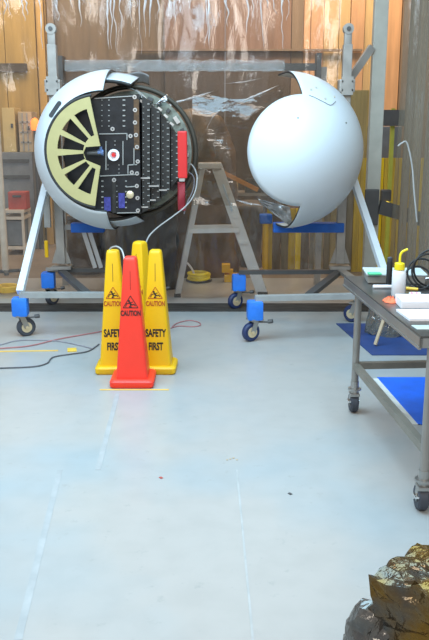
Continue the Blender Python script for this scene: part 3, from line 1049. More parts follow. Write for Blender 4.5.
def bundle(u, v):
    a_ = u * 2 * PI
    zz = v * 2.02
    prof = 0.50 * math.sqrt(max(0.0, 1 - max(0, (v - 0.55) / 0.45) ** 2.4))
    p = Vector((wc.x + prof * 0.98 * math.cos(a_), 9.95 + prof * 0.7 * math.sin(a_), zz))
    n_ = nz((p.x * 4, p.y * 4, p.z * 3)) * 0.06 + nz((p.x * 11, p.y * 11, p.z * 5)) * 0.03
    return p + Vector((math.cos(a_), math.sin(a_), 0.3)) * n_ * (1 if prof > 0.02 else 0)


wb.grid(bundle, 48, 36)
tag(wb.build('wrapped_equipment', M['brownwrap'], smooth=True, angle=0), 'tall rounded bundle wrapped in brown plastic behind the ladder', 'wrapped equipment')
def lump(px0, px1, pytop, Y, m, label, name, seed, dep=0.5):
    a_, b_ = at(px0, pytop, Y), at(px1, pytop, Y)
    cx, hw, hz = (a_.x + b_.x) / 2, (b_.x - a_.x) / 2, a_.z

    def f(u, v):
        t_ = u * 2 * PI
        c_, s_ = math.cos(t_), math.sin(t_)
        e = 0.45
        sx, sy = math.copysign(abs(c_) ** e, c_), math.copysign(abs(s_) ** e, s_)
        k_ = 1.0 if v < 0.8 else math.sqrt(max(0.0, 1 - ((v - 0.8) / 0.2) ** 2))
        z_ = 0.004 + hz * min(1.0, v / 0.8 * 0.94) + (0.06 * hz * (v - 0.8) / 0.2 if v > 0.8 else 0)
        p = Vector((cx + hw * sx * k_, Y + dep * sy * k_, z_))
        d_ = 0.05 * nz((p.x * 4 + seed, p.y * 4, p.z * 3)) + 0.03 * nz((p.x * 11, p.y * 11 + seed, p.z * 7))
        return p + Vector((c_, s_, 0.0)) * d_ * k_
    k = MB()
    k.grid(f, 44, 24)
    tag(k.build(name, m, smooth=True, angle=0), label, 'wrapped equipment')


lump(60, 100, 214, 10.2, M['darkwrap'], 'low dark brown wrapped equipment behind the left dolly mast', 'wrapped_equipment', 3, 0.35)
lump(105, 128, 205, 10.2, M['greywrap'], 'grey brown wrapped equipment directly behind the cones', 'wrapped_equipment', 9, 0.35)
lump(238, 262, 204, 10.6, M['greywrap'], 'grey brown wrapped lump between the ladder and the thin yellow post', 'wrapped_equipment', 15, 0.25)

# orange bar
ob = MB()
ob.bar(at(222, 172, 9.6), at(258, 190, 9.6), 0.05, 0.05)
tag(ob.build('orange_strap', mat('orange_strap', (0.62, 0.24, 0.04), 0.5)), 'orange strap slanting down from the wrapped bundle toward the right fairing', 'strap')
# yellow post and bits
yp = thing('bollard', (at(265, 272, 10.0).x, 10.0, 0), 'thin yellow post with a blue cap left of the yellow board screen', 'post')
MB().cyl((yp.location.x, 10.0, 0), (yp.location.x, 10.0, 0.62), 0.04, 0.04, 14).build('shaft', M['yellow'], yp, smooth=True)
MB().box((yp.location.x, 10.0, 0.68), (0.16, 0.12, 0.12), bev=0.02).build('cap', M['bluepad'], yp)
yb = at(226, 266, 9.4)
tag(MB().box((yb.x, 9.4, 0.16), (0.10, 0.12, 0.10), bev=0.01).box((yb.x + 0.06, 9.4, 0.12), (0.05, 0.06, 0.05)).box((yb.x + 0.06, 9.4, 0.045), (0.16, 0.14, 0.09)).build('power_tool', M['yellow']), 'small yellow tool on the floor behind the ladder', 'tool')
# low shelf of clutter between ladder legs
sh = thing('shelf_unit', (0.12, 11.2, 0), 'low grey shelf unit of parts behind the ladder', 'shelf')
for zz in (0.12, 0.5, 0.9):
    MB().box((0.15, 11.2, zz), (1.5, 0.45, 0.04)).build('shelf', M['steel'], sh)
for xx in (-0.58, 0.88):
    for yy in (11.0, 11.4):
        MB().box((xx, yy, 0.5), (0.05, 0.05, 1.0)).build('upright', M['steel'], sh)
bx = [M['greycab'], M['card'], M['beige'], M['steeld'], M['tanlocker'], M['redbox']]
bn = ['grey', 'brown', 'beige', 'black', 'tan', 'red']
i_ = 0
for zz, tier in ((0.14, 'lower'), (0.52, 'middle'), (0.92, 'top')):
    for xx in (-0.4, -0.1, 0.2, 0.55):
        j = (i_ * 5 + 1 + (zz > 0.9)) % 6
        hgt = 0.16 + 0.12 * random.random()
        o = MB()
        o.box((xx, 11.12, zz + hgt / 2), (0.22 + 0.05 * random.random(), 0.26, hgt), bev=0.01)
        o.box((xx, 11.12, zz + hgt + 0.006), (0.2, 0.24, 0.012))
        pos = {-0.4: 'far left', -0.1: 'second from left', 0.2: 'third from left', 0.55: 'far right'}[xx]
        tag(o.build('storage_box', bx[j]), '%s storage box on the %s tier of the grey shelf, %s' % (bn[j], tier, pos), 'box', 'boxes on the grey shelf')
        i_ += 1
# coiled yellow hose
yc = gr(199, 281)
k = thing('hose_coil', (yc.x, yc.y, 0), 'yellow hose coil lying on the floor inside the ladder legs', 'hose')
hc = MB()
hc.tube([Vector((yc.x + (0.12 + 0.006 * math.sin(i)) * math.cos(i * PI / 8) + 0.01 * nz((i, 1, 1)), yc.y + 0.16 * math.sin(i * PI / 8), 0.02 + 0.0018 * i)) for i in range(48)], 0.018, 8, 2)
hc.build('hose', M['yellowb'], k, smooth=True)
MB().lathe((yc.x, yc.y, 0.0), [(0.15, 0.0), (0.16, 0.012), (0.05, 0.03), (0.02, 0.03)], 24).build('base_plate', M['rubber'], k, smooth=True)
MB().tube([Vector((yc.x - 0.05, yc.y, 0.05)), Vector((yc.x - 0.08, yc.y, 0.14)), Vector((yc.x - 0.14, yc.y, 0.22))], 0.012, 8, 4).build('hose_end', M['paper'], k, smooth=True)

# yellow board screen at right
scn = thing('board_screen', (1.4, 10.05, 0), 'screen of upright yellow, tan and brown boards behind the right dolly', 'screen')
x = at(266, 270, 10.05).x
bcols = [mat('board_' + n_, c_, 0.6, var=0.25, scale=4, stretch=(5, 1, 0.5)) for n_, c_ in (('brown', (0.17, 0.12, 0.07)), ('ochre', (0.55, 0.36, 0.03)), ('yellow', (0.85, 0.55, 0.0)), ('tan', (0.34, 0.26, 0.13)), ('grey_brown', (0.22, 0.18, 0.12)))]
seq = [1, 0, 4, 1, 2, 0, 4, 3, 4, 3, 0, 4, 1, 1, 1, 2, 1, 1, 2, 1, 1, 2, 4, 4, 4, 3, 4]
for i, k_ in enumerate(seq):
    w = 0.075 + 0.03 * ((i * 7) % 4) / 3
    top = 0.80 if i < 7 else 1.0 if i < 10 else 1.42
    MB().box((x + w / 2, 10.05 + 0.012 * (i % 2), top / 2), (w - 0.006, 0.03, top)).build('board', bcols[k_], scn)
    x += w
MB().box(((at(266, 270, 10).x + x) / 2, 10.10, 0.25), (x - at(266, 270, 10).x, 0.04, 0.08)).build('rail', M['steel'], scn)
MB().box(((at(266, 270, 10).x + x) / 2, 10.10, 0.7), (x - at(266, 270, 10).x, 0.04, 0.08)).build('rail', M['steel'], scn)

a_, b_ = at(348, 90, 10.4), at(369, 90, 10.4)
tag(MB().box(((a_.x + b_.x) / 2, 10.4, 1.12), (b_.x - a_.x, 0.05, 2.24), bev=0.006).build('wall_panel', mat('tan_yellow_panel', (0.40, 0.29, 0.09), 0.5, var=0.2, scale=4, stretch=(6, 1, 0.4))), 'tall tan yellow panel standing behind the right fairing half and the tent post', 'panel')

# upright machine with yellow column beyond the tent post
q = at(391, 155, 9.6)
mc = thing('lift_column', (q.x, 9.6, 0), 'yellow lift column with a dark box beyond the pale tent post', 'lift')
MB().box((q.x, 9.6, 1.0), (0.045, 0.045, 2.0)).build('column', mat('green_yellow_paint', (0.48, 0.48, 0.06), 0.5), mc)
MB().box((q.x - 0.05, 9.55, at(390, 195, 9.6).z), (0.12, 0.1, 0.14), bev=0.02).build('motor_box', M['steeld'], mc)
MB().box((q.x - 0.03, 9.55, at(390, 118, 9.6).z), (0.4, 0.1, 0.18)).build('crossbar', M['steeld'], mc)
MB().cyl((q.x - 0.04, 9.52, at(389, 203, 9.6).z), (q.x - 0.04, 9.48, at(389, 203, 9.6).z), 0.03, 0.03, 12).build('lamp', emit('amber_lens', (1.0, 0.7, 0.1), 1.0), mc)
gc = MB()
z1 = 1.40
gc.box((at(384, 130, 10.6).x, 10.7, 0.9), (0.42, 0.4, 1.8), bev=0.01)
tag(gc.build('cabinet', M['greycab']), 'dark grey upright cabinet behind the yellow lift column', 'cabinet')
# hook with a cord on the side curtain
hk = MB()
hk.tube([at(398, 146, 6.9), at(402, 143, 6.9), at(407, 143, 6.9), at(412, 165, 6.9), at(414, 190, 6.9), at(417, 222, 6.9)], 0.007, 8, 4)
tag(hk.build('cord', M['cordw'], smooth=True), 'thin pale cord hanging against the hazy side curtain', 'cord')

# ---- far left
q = at(6, 276, 10.0)
wp = thing('stanchion', (q.x, 10.0, 0), 'pale cream pole on a small cross foot at the far left', 'pole')
MB().cyl((q.x, 10.0, 0.03), (q.x, 10.0, 2.0), 0.045, 0.04, 16).build('pole', M['cream'], wp, smooth=True)
for a_ in (0.3, 1.87):
    MB().bar((q.x - 0.24 * math.cos(a_), 10 - 0.24 * math.sin(a_), 0.02), (q.x + 0.24 * math.cos(a_), 10 + 0.24 * math.sin(a_), 0.02), 0.05, 0.03).build('foot', M['steeld'], wp)
q0, q1 = at(4, 152, 12.2), at(36, 245, 12.2)
cx = (q0.x + q1.x) / 2
rk = thing('equipment_cabinet', (cx, 12.25, 0), 'dark grey cabinet with two shelf lines against the back wall at left', 'cabinet')
MB().box((cx, 12.28, q0.z / 2), (q1.x - q0.x + 0.1, 0.5, q0.z), bev=0.01).build('body', M['greycab'], rk)
for yy in (161, 177):
    MB().box((cx, 12.02, at(20, yy, 12.0).z), (q1.x - q0.x, 0.02, 0.05)).build('shelf_edge', M['steeld'], rk)
# lockers above
for (x0, x1, y0, m_, lab) in ((3, 18.5, 108, 'tanlocker', 'plain tan upper locker standing on the grey cabinet'), (19, 35, 112, 'beige', 'beige gridded upper locker standing on the grey cabinet')):
    a_, b_ = at(x0, y0, 12.2), at(x1, 151, 12.2)
    lk = thing('locker', ((a_.x + b_.x) / 2, 12.25, q0.z), lab, 'locker')
    hh = a_.z - q0.z
    MB().box(((a_.x + b_.x) / 2, 12.3, q0.z + hh / 2 + 0.002), (b_.x - a_.x - 0.01, 0.4, hh), bev=0.006).build('body', M[m_], lk)
    MB().box((b_.x - 0.05, 12.095, q0.z + hh * 0.6), (0.03, 0.02, 0.06)).build('handle', M['steeld'], lk)
    if m_ == 'beige':
        gz = MB()
        for k_ in range(1, 3):
            gz.box((a_.x + (b_.x - a_.x) * k_ / 3, 12.095, q0.z + hh / 2), (0.02, 0.012, hh - 0.04))
        for k_ in range(1, 4):
            gz.box(((a_.x + b_.x) / 2, 12.095, q0.z + hh * k_ / 4), (b_.x - a_.x - 0.05, 0.012, 0.02))
        gz.build('grille', M['steel'], lk)
q = at(33.5, 124, 11.9)
ol = thing('warning_lamp', (q.x, 12.0, 0), 'glowing orange warning lamp on a post by the lockers', 'lamp')
MB().cyl((q.x, 12.0, 0), (q.x, 12.0, q.z - 0.09), 0.03, 0.03, 12).build('post', M['steeld'], ol)
MB().lathe((q.x, 12.0, q.z - 0.09), [(0.05, 0), (0.06, 0.03), (0.06, 0.13), (0.03, 0.17), (0.001, 0.18)], 18).build('lens', M['orangelamp'], ol, smooth=True)
# cart and toolbox
a_, b_ = at(7, 211, 11.6), at(27, 250, 11.6)
cx, cw_ = (a_.x + b_.x) / 2, b_.x - a_.x
ctt = thing('cart', (cx, 11.6, 0), 'cream framed two tier cart in front of the grey cabinet at far left', 'cart')
for xx in (a_.x, b_.x):
    for yy in (11.45, 11.85):
        MB().box((xx, yy, a_.z / 2), (0.035, 0.035, a_.z)).build('leg', M['cream'], ctt)
for zz in (0.10, a_.z * 0.86, a_.z + 0.01):
    MB().box((cx, 11.65, zz), (cw_ + 0.05, 0.45, 0.04)).build('tray', M['cream'], ctt)
tag(MB().box((cx - 0.02, 11.62, 0.30), (0.24, 0.28, 0.34), bev=0.01).box((cx - 0.02, 11.62, 0.475), (0.25, 0.29, 0.02)).build('storage_bin', M['greycab']), 'dark bin on the lower tray of the cream cart', 'bin')
k = MB().box((cx + 0.05, 11.62, a_.z + 0.03 + 0.125), (0.26, 0.24, 0.25), bev=0.012)
tb = thing('toolbox', (cx + 0.05, 11.62, a_.z + 0.03), 'red toolbox on top of the cream cart at far left', 'toolbox')
k.build('body', M['redbox'], tb)
MB().box((cx + 0.05, 11.49, a_.z + 0.22), (0.12, 0.02, 0.03)).build('handle', M['steeld'], tb)
# orange cord lump on the floor at left edge
q = gr(9, 293)
oc = MB()
oc.tube([Vector((q.x + 0.10 * math.cos(i * 0.7) + 0.03 * nz((i, 2, 2)), q.y + 0.10 * math.sin(i * 0.7), 0.016 + 0.0022 * i)) for i in range(34)], 0.015, 7, 2)
tag(oc.build('cord_coil', M['tape'], smooth=True), 'small heap of orange cord on the floor behind the leftmost caster', 'cord')

# ------------------------------------------------------------------ caution cones
def text_mesh(s, size, xs, parent, org, m, name, tilt, loc):
    cu = bpy.data.curves.new('t', 'FONT')
    cu.body = s
    cu.size = size
    cu.align_x = 'CENTER'
    cu.align_y = 'CENTER'
    cu.extrude = 0.0012
    cu.offset = size * 0.035
    tmp = bpy.data.objects.new('tmp', cu)
    COL.objects.link(tmp)
    dg = bpy.context.evaluated_depsgraph_get()
    me = bpy.data.meshes.new_from_object(tmp.evaluated_get(dg))
    bpy.data.objects.remove(tmp)
    me.materials.clear()
    me.materials.append(m)
    me.transform(Matrix.Translation(loc) @ Matrix.Rotation(PI / 2 - tilt, 4, 'X') @ Matrix.Diagonal((xs, 1, 1, 1)))
    o = bpy.data.objects.new(name, me)
    COL.objects.link(o)
    o.parent = parent
    ORG[o.name] = org
    return o


def rsq(h, r, n=4):
    p = []
    for cx, cy, a0 in ((1, 1, 0), (-1, 1, 90), (-1, -1, 180), (1, -1, 270)):
        for k in range(n + 1):
            a_ = d2(a0 + 90 * k / n)
            p.append((cx * (h - r) + r * math.cos(a_), cy * (h - r) + r * math.sin(a_)))
    return p


HB, HT, ZB, ZT = 0.112, 0.044, 0.052, 0.915


def half(z):
    return HB + (HT - HB) * (z - ZB) / (ZT - ZB)


def loft(k, levels):
    R = [[k.bm.verts.new((x, y, z)) for x, y in rsq(h, r)] for h, r, z in levels]
    n = len(R[0])
    for A, B in zip(R, R[1:]):
        for i in range(n):
            k.bm.faces.new((A[i], A[(i + 1) % n], B[(i + 1) % n], B[i]))
    k.bm.faces.new(R[0][::-1])
    k.bm.faces.new(R[-1])
    return k


def cone(loc, rz, label, m, inkA, safety, hb=0.165):
    t = thing('caution_cone', (0, 0, 0), label, 'cone', 'caution cones')
    ORG[t.name] = Vector((0, 0, 0))
    loft(MB(), [(hb - 0.01, 0.03, 0.0), (hb, 0.03, 0.012), (hb, 0.03, 0.045), (hb - 0.012, 0.03, 0.058), (HB + 0.01, 0.025, 0.060)]).build('base', m, t, smooth=True)
    loft(MB(), [(HB, 0.022, ZB), (half(0.5), 0.018, 0.5), (half(0.89), 0.014, 0.89), (half(0.90) - 0.004, 0.014, 0.907), (HT - 0.014, 0.014, ZT)]).build('body', m, t, smooth=True)
    ti = math.atan((HB - HT) / (ZT - ZB))
    O = Vector((0, 0, 0))

    def fp(x, z, e=0.0008):
        return Vector((x, -half(z) - e, z))
    text_mesh('CAUTION', 0.050, 0.62, t, O, inkA, 'caution_lettering', ti, fp(0, 0.525))
    if safety:
        text_mesh('SAFETY', 0.078, 0.58, t, O, M['ink'], 'safety_lettering', ti, fp(0, 0.305))
        text_mesh('FIRST', 0.078, 0.58, t, O, M['ink'], 'first_lettering', ti, fp(0, 0.205))
    # warning triangle with a slipping figure
    g_ = MB()
    g_.mi = 0
    tp, lf_, rt = (0, 0.648), (-0.052, 0.565), (0.052, 0.565)
    up = Vector((0, -1, 0))
    for a_, b_ in ((tp, lf_), (lf_, rt), (rt, tp)):
        g_.bar(fp(*a_), fp(*b_), 0.005, 0.003, up=up)
    g_.mi = 1
    g_.cyl(fp(-0.011, 0.612, 0), fp(-0.011, 0.612, 0.002), 0.0075, 0.0075, 12)
    FS = lambda q: (q[0] * 0.82, 0.567 + (q[1] - 0.567) * 0.82)
    for a_, b_, w in (((-0.010, 0.612), (0.006, 0.588), 0.014), ((0.006, 0.588), (0.030, 0.594), 0.008), ((0.030, 0.594), (0.042, 0.580), 0.007), ((0.004, 0.586), (-0.012, 0.572), 0.008), ((-0.012, 0.572), (0.010, 0.570), 0.007), ((-0.008, 0.606), (0.020, 0.614), 0.006), ((-0.010, 0.606), (-0.034, 0.598), 0.006), ((-0.034, 0.598), (-0.042, 0.574), 0.006)):
        g_.bar(fp(*FS(a_)), fp(*FS(b_)), w * 0.9, 0.003, up=up)
    g_.build('pictogram', [inkA, M['ink']], t)
    sl_ = MB()
    sl_.bar(fp(0, 0.69), fp(0, 0.82), 0.004, 0.003, up=up)
    sl_.build('mould_line', mat('mould_shadow_line', (0.25, 0.12, 0.01) if safety else (0.25, 0.02, 0.01), 0.6), t)
    t.location = loc
    t.rotation_euler = (0, 0, rz)
    return t


rx = gr(133.5, 389)
cone((rx.x - 0.015, rx.y + 0.155, 0), 0.0, 'red caution cone in front of the three yellow ones', M['redcone'], M['ink'], False, 0.155)
l1 = gr(116, 377)
cone((l1.x - 0.02, 5.665 + 0.145, 0), 0.02, 'left yellow caution cone lettered SAFETY FIRST, half behind the red cone', M['yellow'], M['brownink'], True, 0.145)
r1 = gr(156, 376)
cone((r1.x, 5.665 + 0.148, 0), -0.03, 'right yellow caution cone lettered SAFETY FIRST, fully seen beside the red cone', M['yellow'], M['brownink'], True, 0.146)
b1 = at(138.5, 243, 6.16)
cone((b1.x - 0.0, 6.26, 0), -0.5, 'rearmost yellow caution cone, mostly hidden behind the others', M['yellow'], M['brownink'], True)
k = MB()
k.tube([at(109.5, 252, 5.79), at(111, 248, 5.79), at(116, 246.5, 5.75), at(121, 249, 5.65), at(123.5, 255, 5.55), at(124.5, 262, 5.5)], 0.006, 8, 4)
tag(k.build('wire_loop', M['cordw'], smooth=True), 'pale wire loop joining the tops of the left yellow cone and the red cone', 'wire')

# ------------------------------------------------------------------ cables, tape and marks on the floor
def cable(pxs, m, lab, r=0.009, cat='cable', name='cable'):
    r *= 0.72
    p = [gr(x, y) + Vector((0, 0, r + 0.001)) for x, y in pxs]
    tag(MB().tube(p, r, 8, 5).build(name, m, smooth=True), lab, cat)


cable([(-30, 352), (0, 345.5), (20, 341), (55, 341.5), (80, 346), (93, 349.5)], M['cordg'], 'thin grey cable curving across the floor left of the cones, nearest the caster', 0.007)
cable([(-30, 352), (0, 349.2), (30, 346.5), (60, 339.5), (97, 333), (104, 331.5)], M['cordr'], 'red cable running across the floor left of the cones', 0.008)
cable([(-30, 371), (0, 369), (33, 367.5), (47, 364), (53, 358), (70, 355), (88, 352), (99, 345)], M['cordk'], 'black cable with an S bend, lowest of those left of the cones', 0.008)
cable([(171, 329), (175, 325), (181, 322.5), (190, 321), (199, 323), (200, 326), (192, 327.3), (180, 326.5), (173, 328)], M['cordr'], 'small red cable loop on the floor right of the cones', 0.007)
p0, p1 = gr(-20, 352), gr(58, 350.7)
tag(MB().bar(p0 + Vector((0, 0, .002)), p1 + Vector((0, 0, .002)), 0.03, 0.003).build('tape_strip', M['tapey']), 'yellow tape strip on the floor at the left edge', 'tape')
q = gr(72, 350.5)
tag(MB().box((q.x, q.y, 0.006), (0.075, 0.09, 0.012), rz=0.2, bev=0.003).build('tape_patch', M['tape']), 'small yellow tape square on the floor left of the cones', 'tape')
p0, p1 = gr(100, 389.5), gr(169, 389.5)
tag(MB().bar(p0 + Vector((0, -0.01, .002)), p1 + Vector((0, -0.01, .002)), 0.02, 0.003).build('tape_strip', M['tapey']), 'yellow tape line on the floor under the front of the red cone', 'tape')
for x, y, lab in ((232, 460, 'pale brown scrap mark on the floor beyond the joint line'), (290, 494, 'small dark fleck on the floor right of the joint line'), (161, 478, 'tiny red fleck on the floor left of the joint line')):
    q = gr(x, y)
    o = MB()
    for i in range(4):
        o.box((q.x + 0.018 * (i - 1.5), q.y + 0.012 * ((i * 7) % 3), 0.002), (0.010, 0.010, 0.003), rz=i)
    if 'red' in lab or 'dark' in lab:
        o = MB().box((q.x, q.y, 0.002), (0.014, 0.02, 0.003), rz=0.6)
    tag(o.build('floor_chip', M['beige'] if 'brown' in lab else M['redbox'] if 'red' in lab else M['steeld']), lab, 'debris')

# hose from the satellite down to the cones
k = MB()
k.tube([at(186, 163, 7.55), at(192, 165, 7.45), at(197, 176, 7.40), at(195, 192, 7.35), at(187, 205, 7.3), at(172, 217, 7.25), at(157, 228, 7.2), at(148, 238, 7.15), at(145, 252, 7.1), at(146, 290, 7.05), gr(148, 322)], 0.0065, 8, 5)
tag(k.build('hose', M['cordw'], smooth=True), 'pale grey hose curving from the satellite ring down behind the cones', 'hose')
k = MB()
k.tube([at(189, 172, 7.56), at(194, 178, 7.52), at(193, 190, 7.5), at(187, 203, 7.45), at(184, 214, 7.42)], 0.006, 8, 4)
tag(k.build('cable', M['cordg'], smooth=True), 'thin grey cable hanging from the satellite ring beside the hose', 'cable')

# ------------------------------------------------------------------ table
ZTB = 0.87
tl, tn = gr(344, 276, ZTB), gr(420.5, 336.5, ZTB)
ydir = (tn - tl).normalized()
xdir = Vector((-ydir.y, ydir.x, 0))
if xdir.x < 0:
    xdir = -xdir
Lt, Wt = (tn - tl).length, 0.78
tb_ = thing('work_table', (tl + tn) / 2 + xdir * Wt / 2 - Vector((0, 0, ZTB)), 'stainless steel work table on casters at the right edge', 'table')


def tp(u, w, z):
    """u along the left edge from the far corner, w inward"""
    return tl + ydir * u + xdir * w + Vector((0, 0, z - ZTB))


def tbox(k, u0, u1, w0, w1, z0, z1):
    P_ = [tp(u0, w0, z0), tp(u0, w1, z0), tp(u1, w1, z0), tp(u1, w0, z0), tp(u0, w0, z1), tp(u0, w1, z1), tp(u1, w1, z1), tp(u1, w0, z1)]
    return k.hexa([P_[3], P_[2], P_[1], P_[0], P_[7], P_[6], P_[5], P_[4]])


k = MB()
tbox(k, 0.004, Lt - 0.004, 0.004, Wt - 0.004, ZTB - 0.012, ZTB)
k.build('table_top', M['topsteel'], tb_)
k = MB()
tbox(k, 0, Lt, 0, 0.012, ZTB - 0.055, ZTB - 0.010)
tbox(k, 0, Lt, Wt - 0.012, Wt, ZTB - 0.055, ZTB - 0.010)
tbox(k, 0, 0.012, 0, Wt, ZTB - 0.055, ZTB - 0.010)
tbox(k, Lt - 0.012, Lt, 0, Wt, ZTB - 0.055, ZTB - 0.010)
tbox(k, -0.006, Lt, -0.006, 0.006, ZTB - 0.062, ZTB - 0.052)
k.build('rim', M['stainless'], tb_)


def table_caster(parent, c):
    f = MB()
    f.cyl(c + Vector((0, 0, 0.135)), c + Vector((0, 0, 0.21)), 0.026, 0.026, 14)
    f.cyl(c + Vector((0, 0, 0.155)), c + Vector((0, 0, 0.165)), 0.042, 0.042, 16)
    f.box(c + Vector((0, 0, 0.125)), (0.06, 0.07, 0.02), bev=0.004)
    for s in (-1, 1):
        f.bar(c + Vector((s * 0.027, -0.0, 0.125)), c + Vector((s * 0.027, 0.02, 0.05)), 0.004, 0.04, up=Vector((0, 1, 0)))
    fo_ = f.build('caster', M['stainless'], parent)
    cc = c + Vector((0, 0.02, 0.064))
    MB().lathe(cc - Vector((0.02, 0, 0)), [(0.02, -0.006), (0.054, -0.006), (0.064, 0.003), (0.064, 0.037), (0.054, 0.046), (0.02, 0.046)], 24, axis=(1, 0, 0)).build('wheel', M['rubber'], fo_, smooth=True)
    MB().cyl(cc - Vector((0.036, 0, 0)), cc + Vector((0.036, 0, 0)), 0.013, 0.013, 12).build('axle', M['chrome'], fo_)
    MB().box(c + Vector((-0.035, -0.015, 0.085)), (0.02, 0.05, 0.012), bev=0.003).build('brake_lever', M['chrome'], fo_)


uF, uN, wI = 0.12, Lt - 0.03, 0.068
for u in (uF, uN):
    for w in (wI, Wt - wI):
        c_ = tp(u, w, 0)
        MB().cyl(c_ + Vector((0, 0, 0.19)), c_ + Vector((0, 0, ZTB - 0.012)), 0.022, 0.022, 18).build('leg', M['leg'], tb_, smooth=True)
        table_caster(tb_, c_)
ZS = 0.315
for (u0, u1, w0, w1) in ((uF, uN, wI - 0.018, wI + 0.018), (uF, uN, Wt - wI - 0.02, Wt - wI + 0.02), (uF - 0.022, uF + 0.022, wI, Wt - wI)):
    k = MB()
    tbox(k, u0, u1, w0, w1, ZS - 0.02, ZS + 0.02)
    k.build('shelf_rail', M['shelfbar'], tb_)

# objects on the table
def zt(x, y):
    return gr(x, y, ZTB)


p = gr(398, 296, ZTB)
bt = thing('wash_bottle', p, 'milky squeeze wash bottle with a yellow cap and bent spout on the table', 'bottle')
sc = F / (p.y * CT + (H - ZTB) * ST)
q_ = 0.83
MB().lathe(p, [(0.040 * q_, 0.0), (0.046 * q_, 0.006), (0.046 * q_, 0.155 * q_), (0.040 * q_, 0.170 * q_), (0.026 * q_, 0.178 * q_), (0.026 * q_, 0.184 * q_)], 28).build('body', M['bottle'], bt, smooth=True)
cp = MB().lathe(p + Vector((0, 0, 0.180 * q_)), [(0.034 * q_, 0.0), (0.035 * q_, 0.004), (0.033 * q_, 0.040 * q_), (0.028 * q_, 0.045 * q_), (0.012 * q_, 0.048 * q_)], 24).build('cap', M['yellowb'], bt, smooth=True)
MB().tube([p + Vector(v) * q_ for v in ((0, 0, 0.222), (0.000, 0, 0.262), (0.004, 0, 0.285), (0.018, 0, 0.302), (0.048, 0, 0.316))], 0.0068, 10, 5).build('spout', M['yellowb'], cp, smooth=True)

# shallow pan
a_ = zt(370, 285); 
k = thing('tray', zt(388, 284), 'pale shallow metal pan with a green mark behind the wash bottle', 'tray')
pc = zt(398, 284.5)
pw, pd_, ph = 0.36, 0.24, 0.050
kk = MB()
kk.box(pc + Vector((0, pd_ / 2, ph / 2)), (pw - 0.02, pd_ - 0.02, ph - 0.004), rz=-0.07, bev=0.006)
kk.build('body', M['pand'], k)
kk = MB()
kk.box(pc + Vector((0, pd_ / 2, ph + 0.006)), (pw, pd_, 0.012), rz=-0.07, bev=0.004)
kk.build('lid', M['pan'], k)
gq = gr(374.5, 274.5, ZTB + ph + 0.012)
MB().box(gq + Vector((0, 0.0, 0.006)), (0.075, 0.06, 0.010), bev=0.003).build('green_tag', M['green'], k)
# black marker standing
bq = gr(389, 286, ZTB)
k = thing('upright_tube', bq, 'black upright cylinder standing between the pan and the wash bottle', 'tube')
bq = gr(388.5, 288, ZTB)
MB().lathe(bq, [(0.016, 0.0), (0.017, 0.005), (0.017, 0.15), (0.014, 0.158)], 18).build('barrel', M['grip'], k, smooth=True)
MB().lathe(bq + Vector((0, 0, 0.158)), [(0.015, 0.0), (0.015, 0.02), (0.010, 0.025)], 18).build('end_cap', M['rubber'], k, smooth=True)
q0, q1 = zt(372, 287.5), zt(391, 287.5)
k = MB(); k.cyl(q0 + Vector((0, -0.03, 0.011)), q1 + Vector((0, -0.03, 0.011)), 0.011, 0.011, 14)
tag(k.build('rod', M['paper'], smooth=True), 'white rod lying left of the wash bottle', 'rod')
q0, q1 = zt(406, 290), zt(418, 291)
k = MB(); k.cyl(q0 + Vector((0, 0, 0.010)), q1 + Vector((0, 0, 0.010)), 0.010, 0.008, 12)
tag(k.build('marker', M['tape'], smooth=True), 'yellow marker pen lying right of the wash bottle', 'pen')
q0, q1 = zt(409, 297), zt(420, 297)
k = thing('label_roll', (q0 + q1) / 2, 'short white roll with pink bands in front of the yellow marker', 'roll')
MB().cyl(q0 + Vector((0, 0, 0.014)), q1 + Vector((0, 0, 0.014)), 0.014, 0.014, 14).build('tube', M['paper'], k, smooth=True)
for f_ in (0.1, 0.55):
    v_ = q0.lerp(q1, f_) + Vector((0, 0, 0.014)); v2 = q0.lerp(q1, f_ + 0.18) + Vector((0, 0, 0.014))
    MB().cyl(v_, v2, 0.0146, 0.0146, 14).build('band', M['pink'], k, smooth=True)
# white binder: open box lid + papers
q0 = zt(396.5, 310)
b0 = thing('binder', q0 + Vector((0.2, 0.03, 0)), 'white ring binder lying near the front of the table', 'binder')
MB().box((q0.x + 0.26, q0.y + 0.10, ZTB + 0.024), (0.46, 0.16, 0.046), rz=-0.02, bev=0.004).build('cover', M['paper'], b0)
MB().box((q0.x + 0.26, q0.y + 0.018, ZTB + 0.022), (0.455, 0.006, 0.034), rz=-0.02).build('spine_gap', M['paper'], b0)
q2 = zt(397, 312)
q3 = zt(408, 322.5)
pp_ = MB()
pv = [zt(396, 311.5), zt(432, 311.5), zt(432, 321.5), zt(409.5, 321.5)]
pp_.prism([v + Vector((0, 0, 0.001)) for v in pv][::-1], (0, 0, 0.012))
tag(pp_.build('paper_stack', M['paper']), 'stack of white sheets in front of the white binder', 'paper')
pv = [zt(411, 326), zt(432, 326), zt(432, 330), zt(417, 330)]
pp_ = MB(); pp_.prism([v + Vector((0, 0, 0.001)) for v in pv][::-1], (0, 0, 0.004))
tag(pp_.build('steel_rule', M['pan']), 'pale flat plate at the front corner of the table', 'plate')
# orange rag
rg = MB()
rc_ = zt(390, 301.5)
rg.grid(lambda u, v: rc_ + Vector((v * (0.036 + 0.012 * nz((math.cos(u * 2 * PI) * 3, math.sin(u * 2 * PI) * 3, 1))) * math.cos(u * 2 * PI), 0.06 * v * math.sin(u * 2 * PI), 0.002 + 0.03 * (1 - v) ** 0.5 * (0.7 + 0.8 * nz((math.cos(u * 2 * PI) * 2, math.sin(u * 2 * PI) * 2, v * 5))))), 24, 8)
tag(rg.build('rag', M['orange'], smooth=True, angle=0), 'crumpled orange rag at the left edge of the table beside the white binder', 'rag')
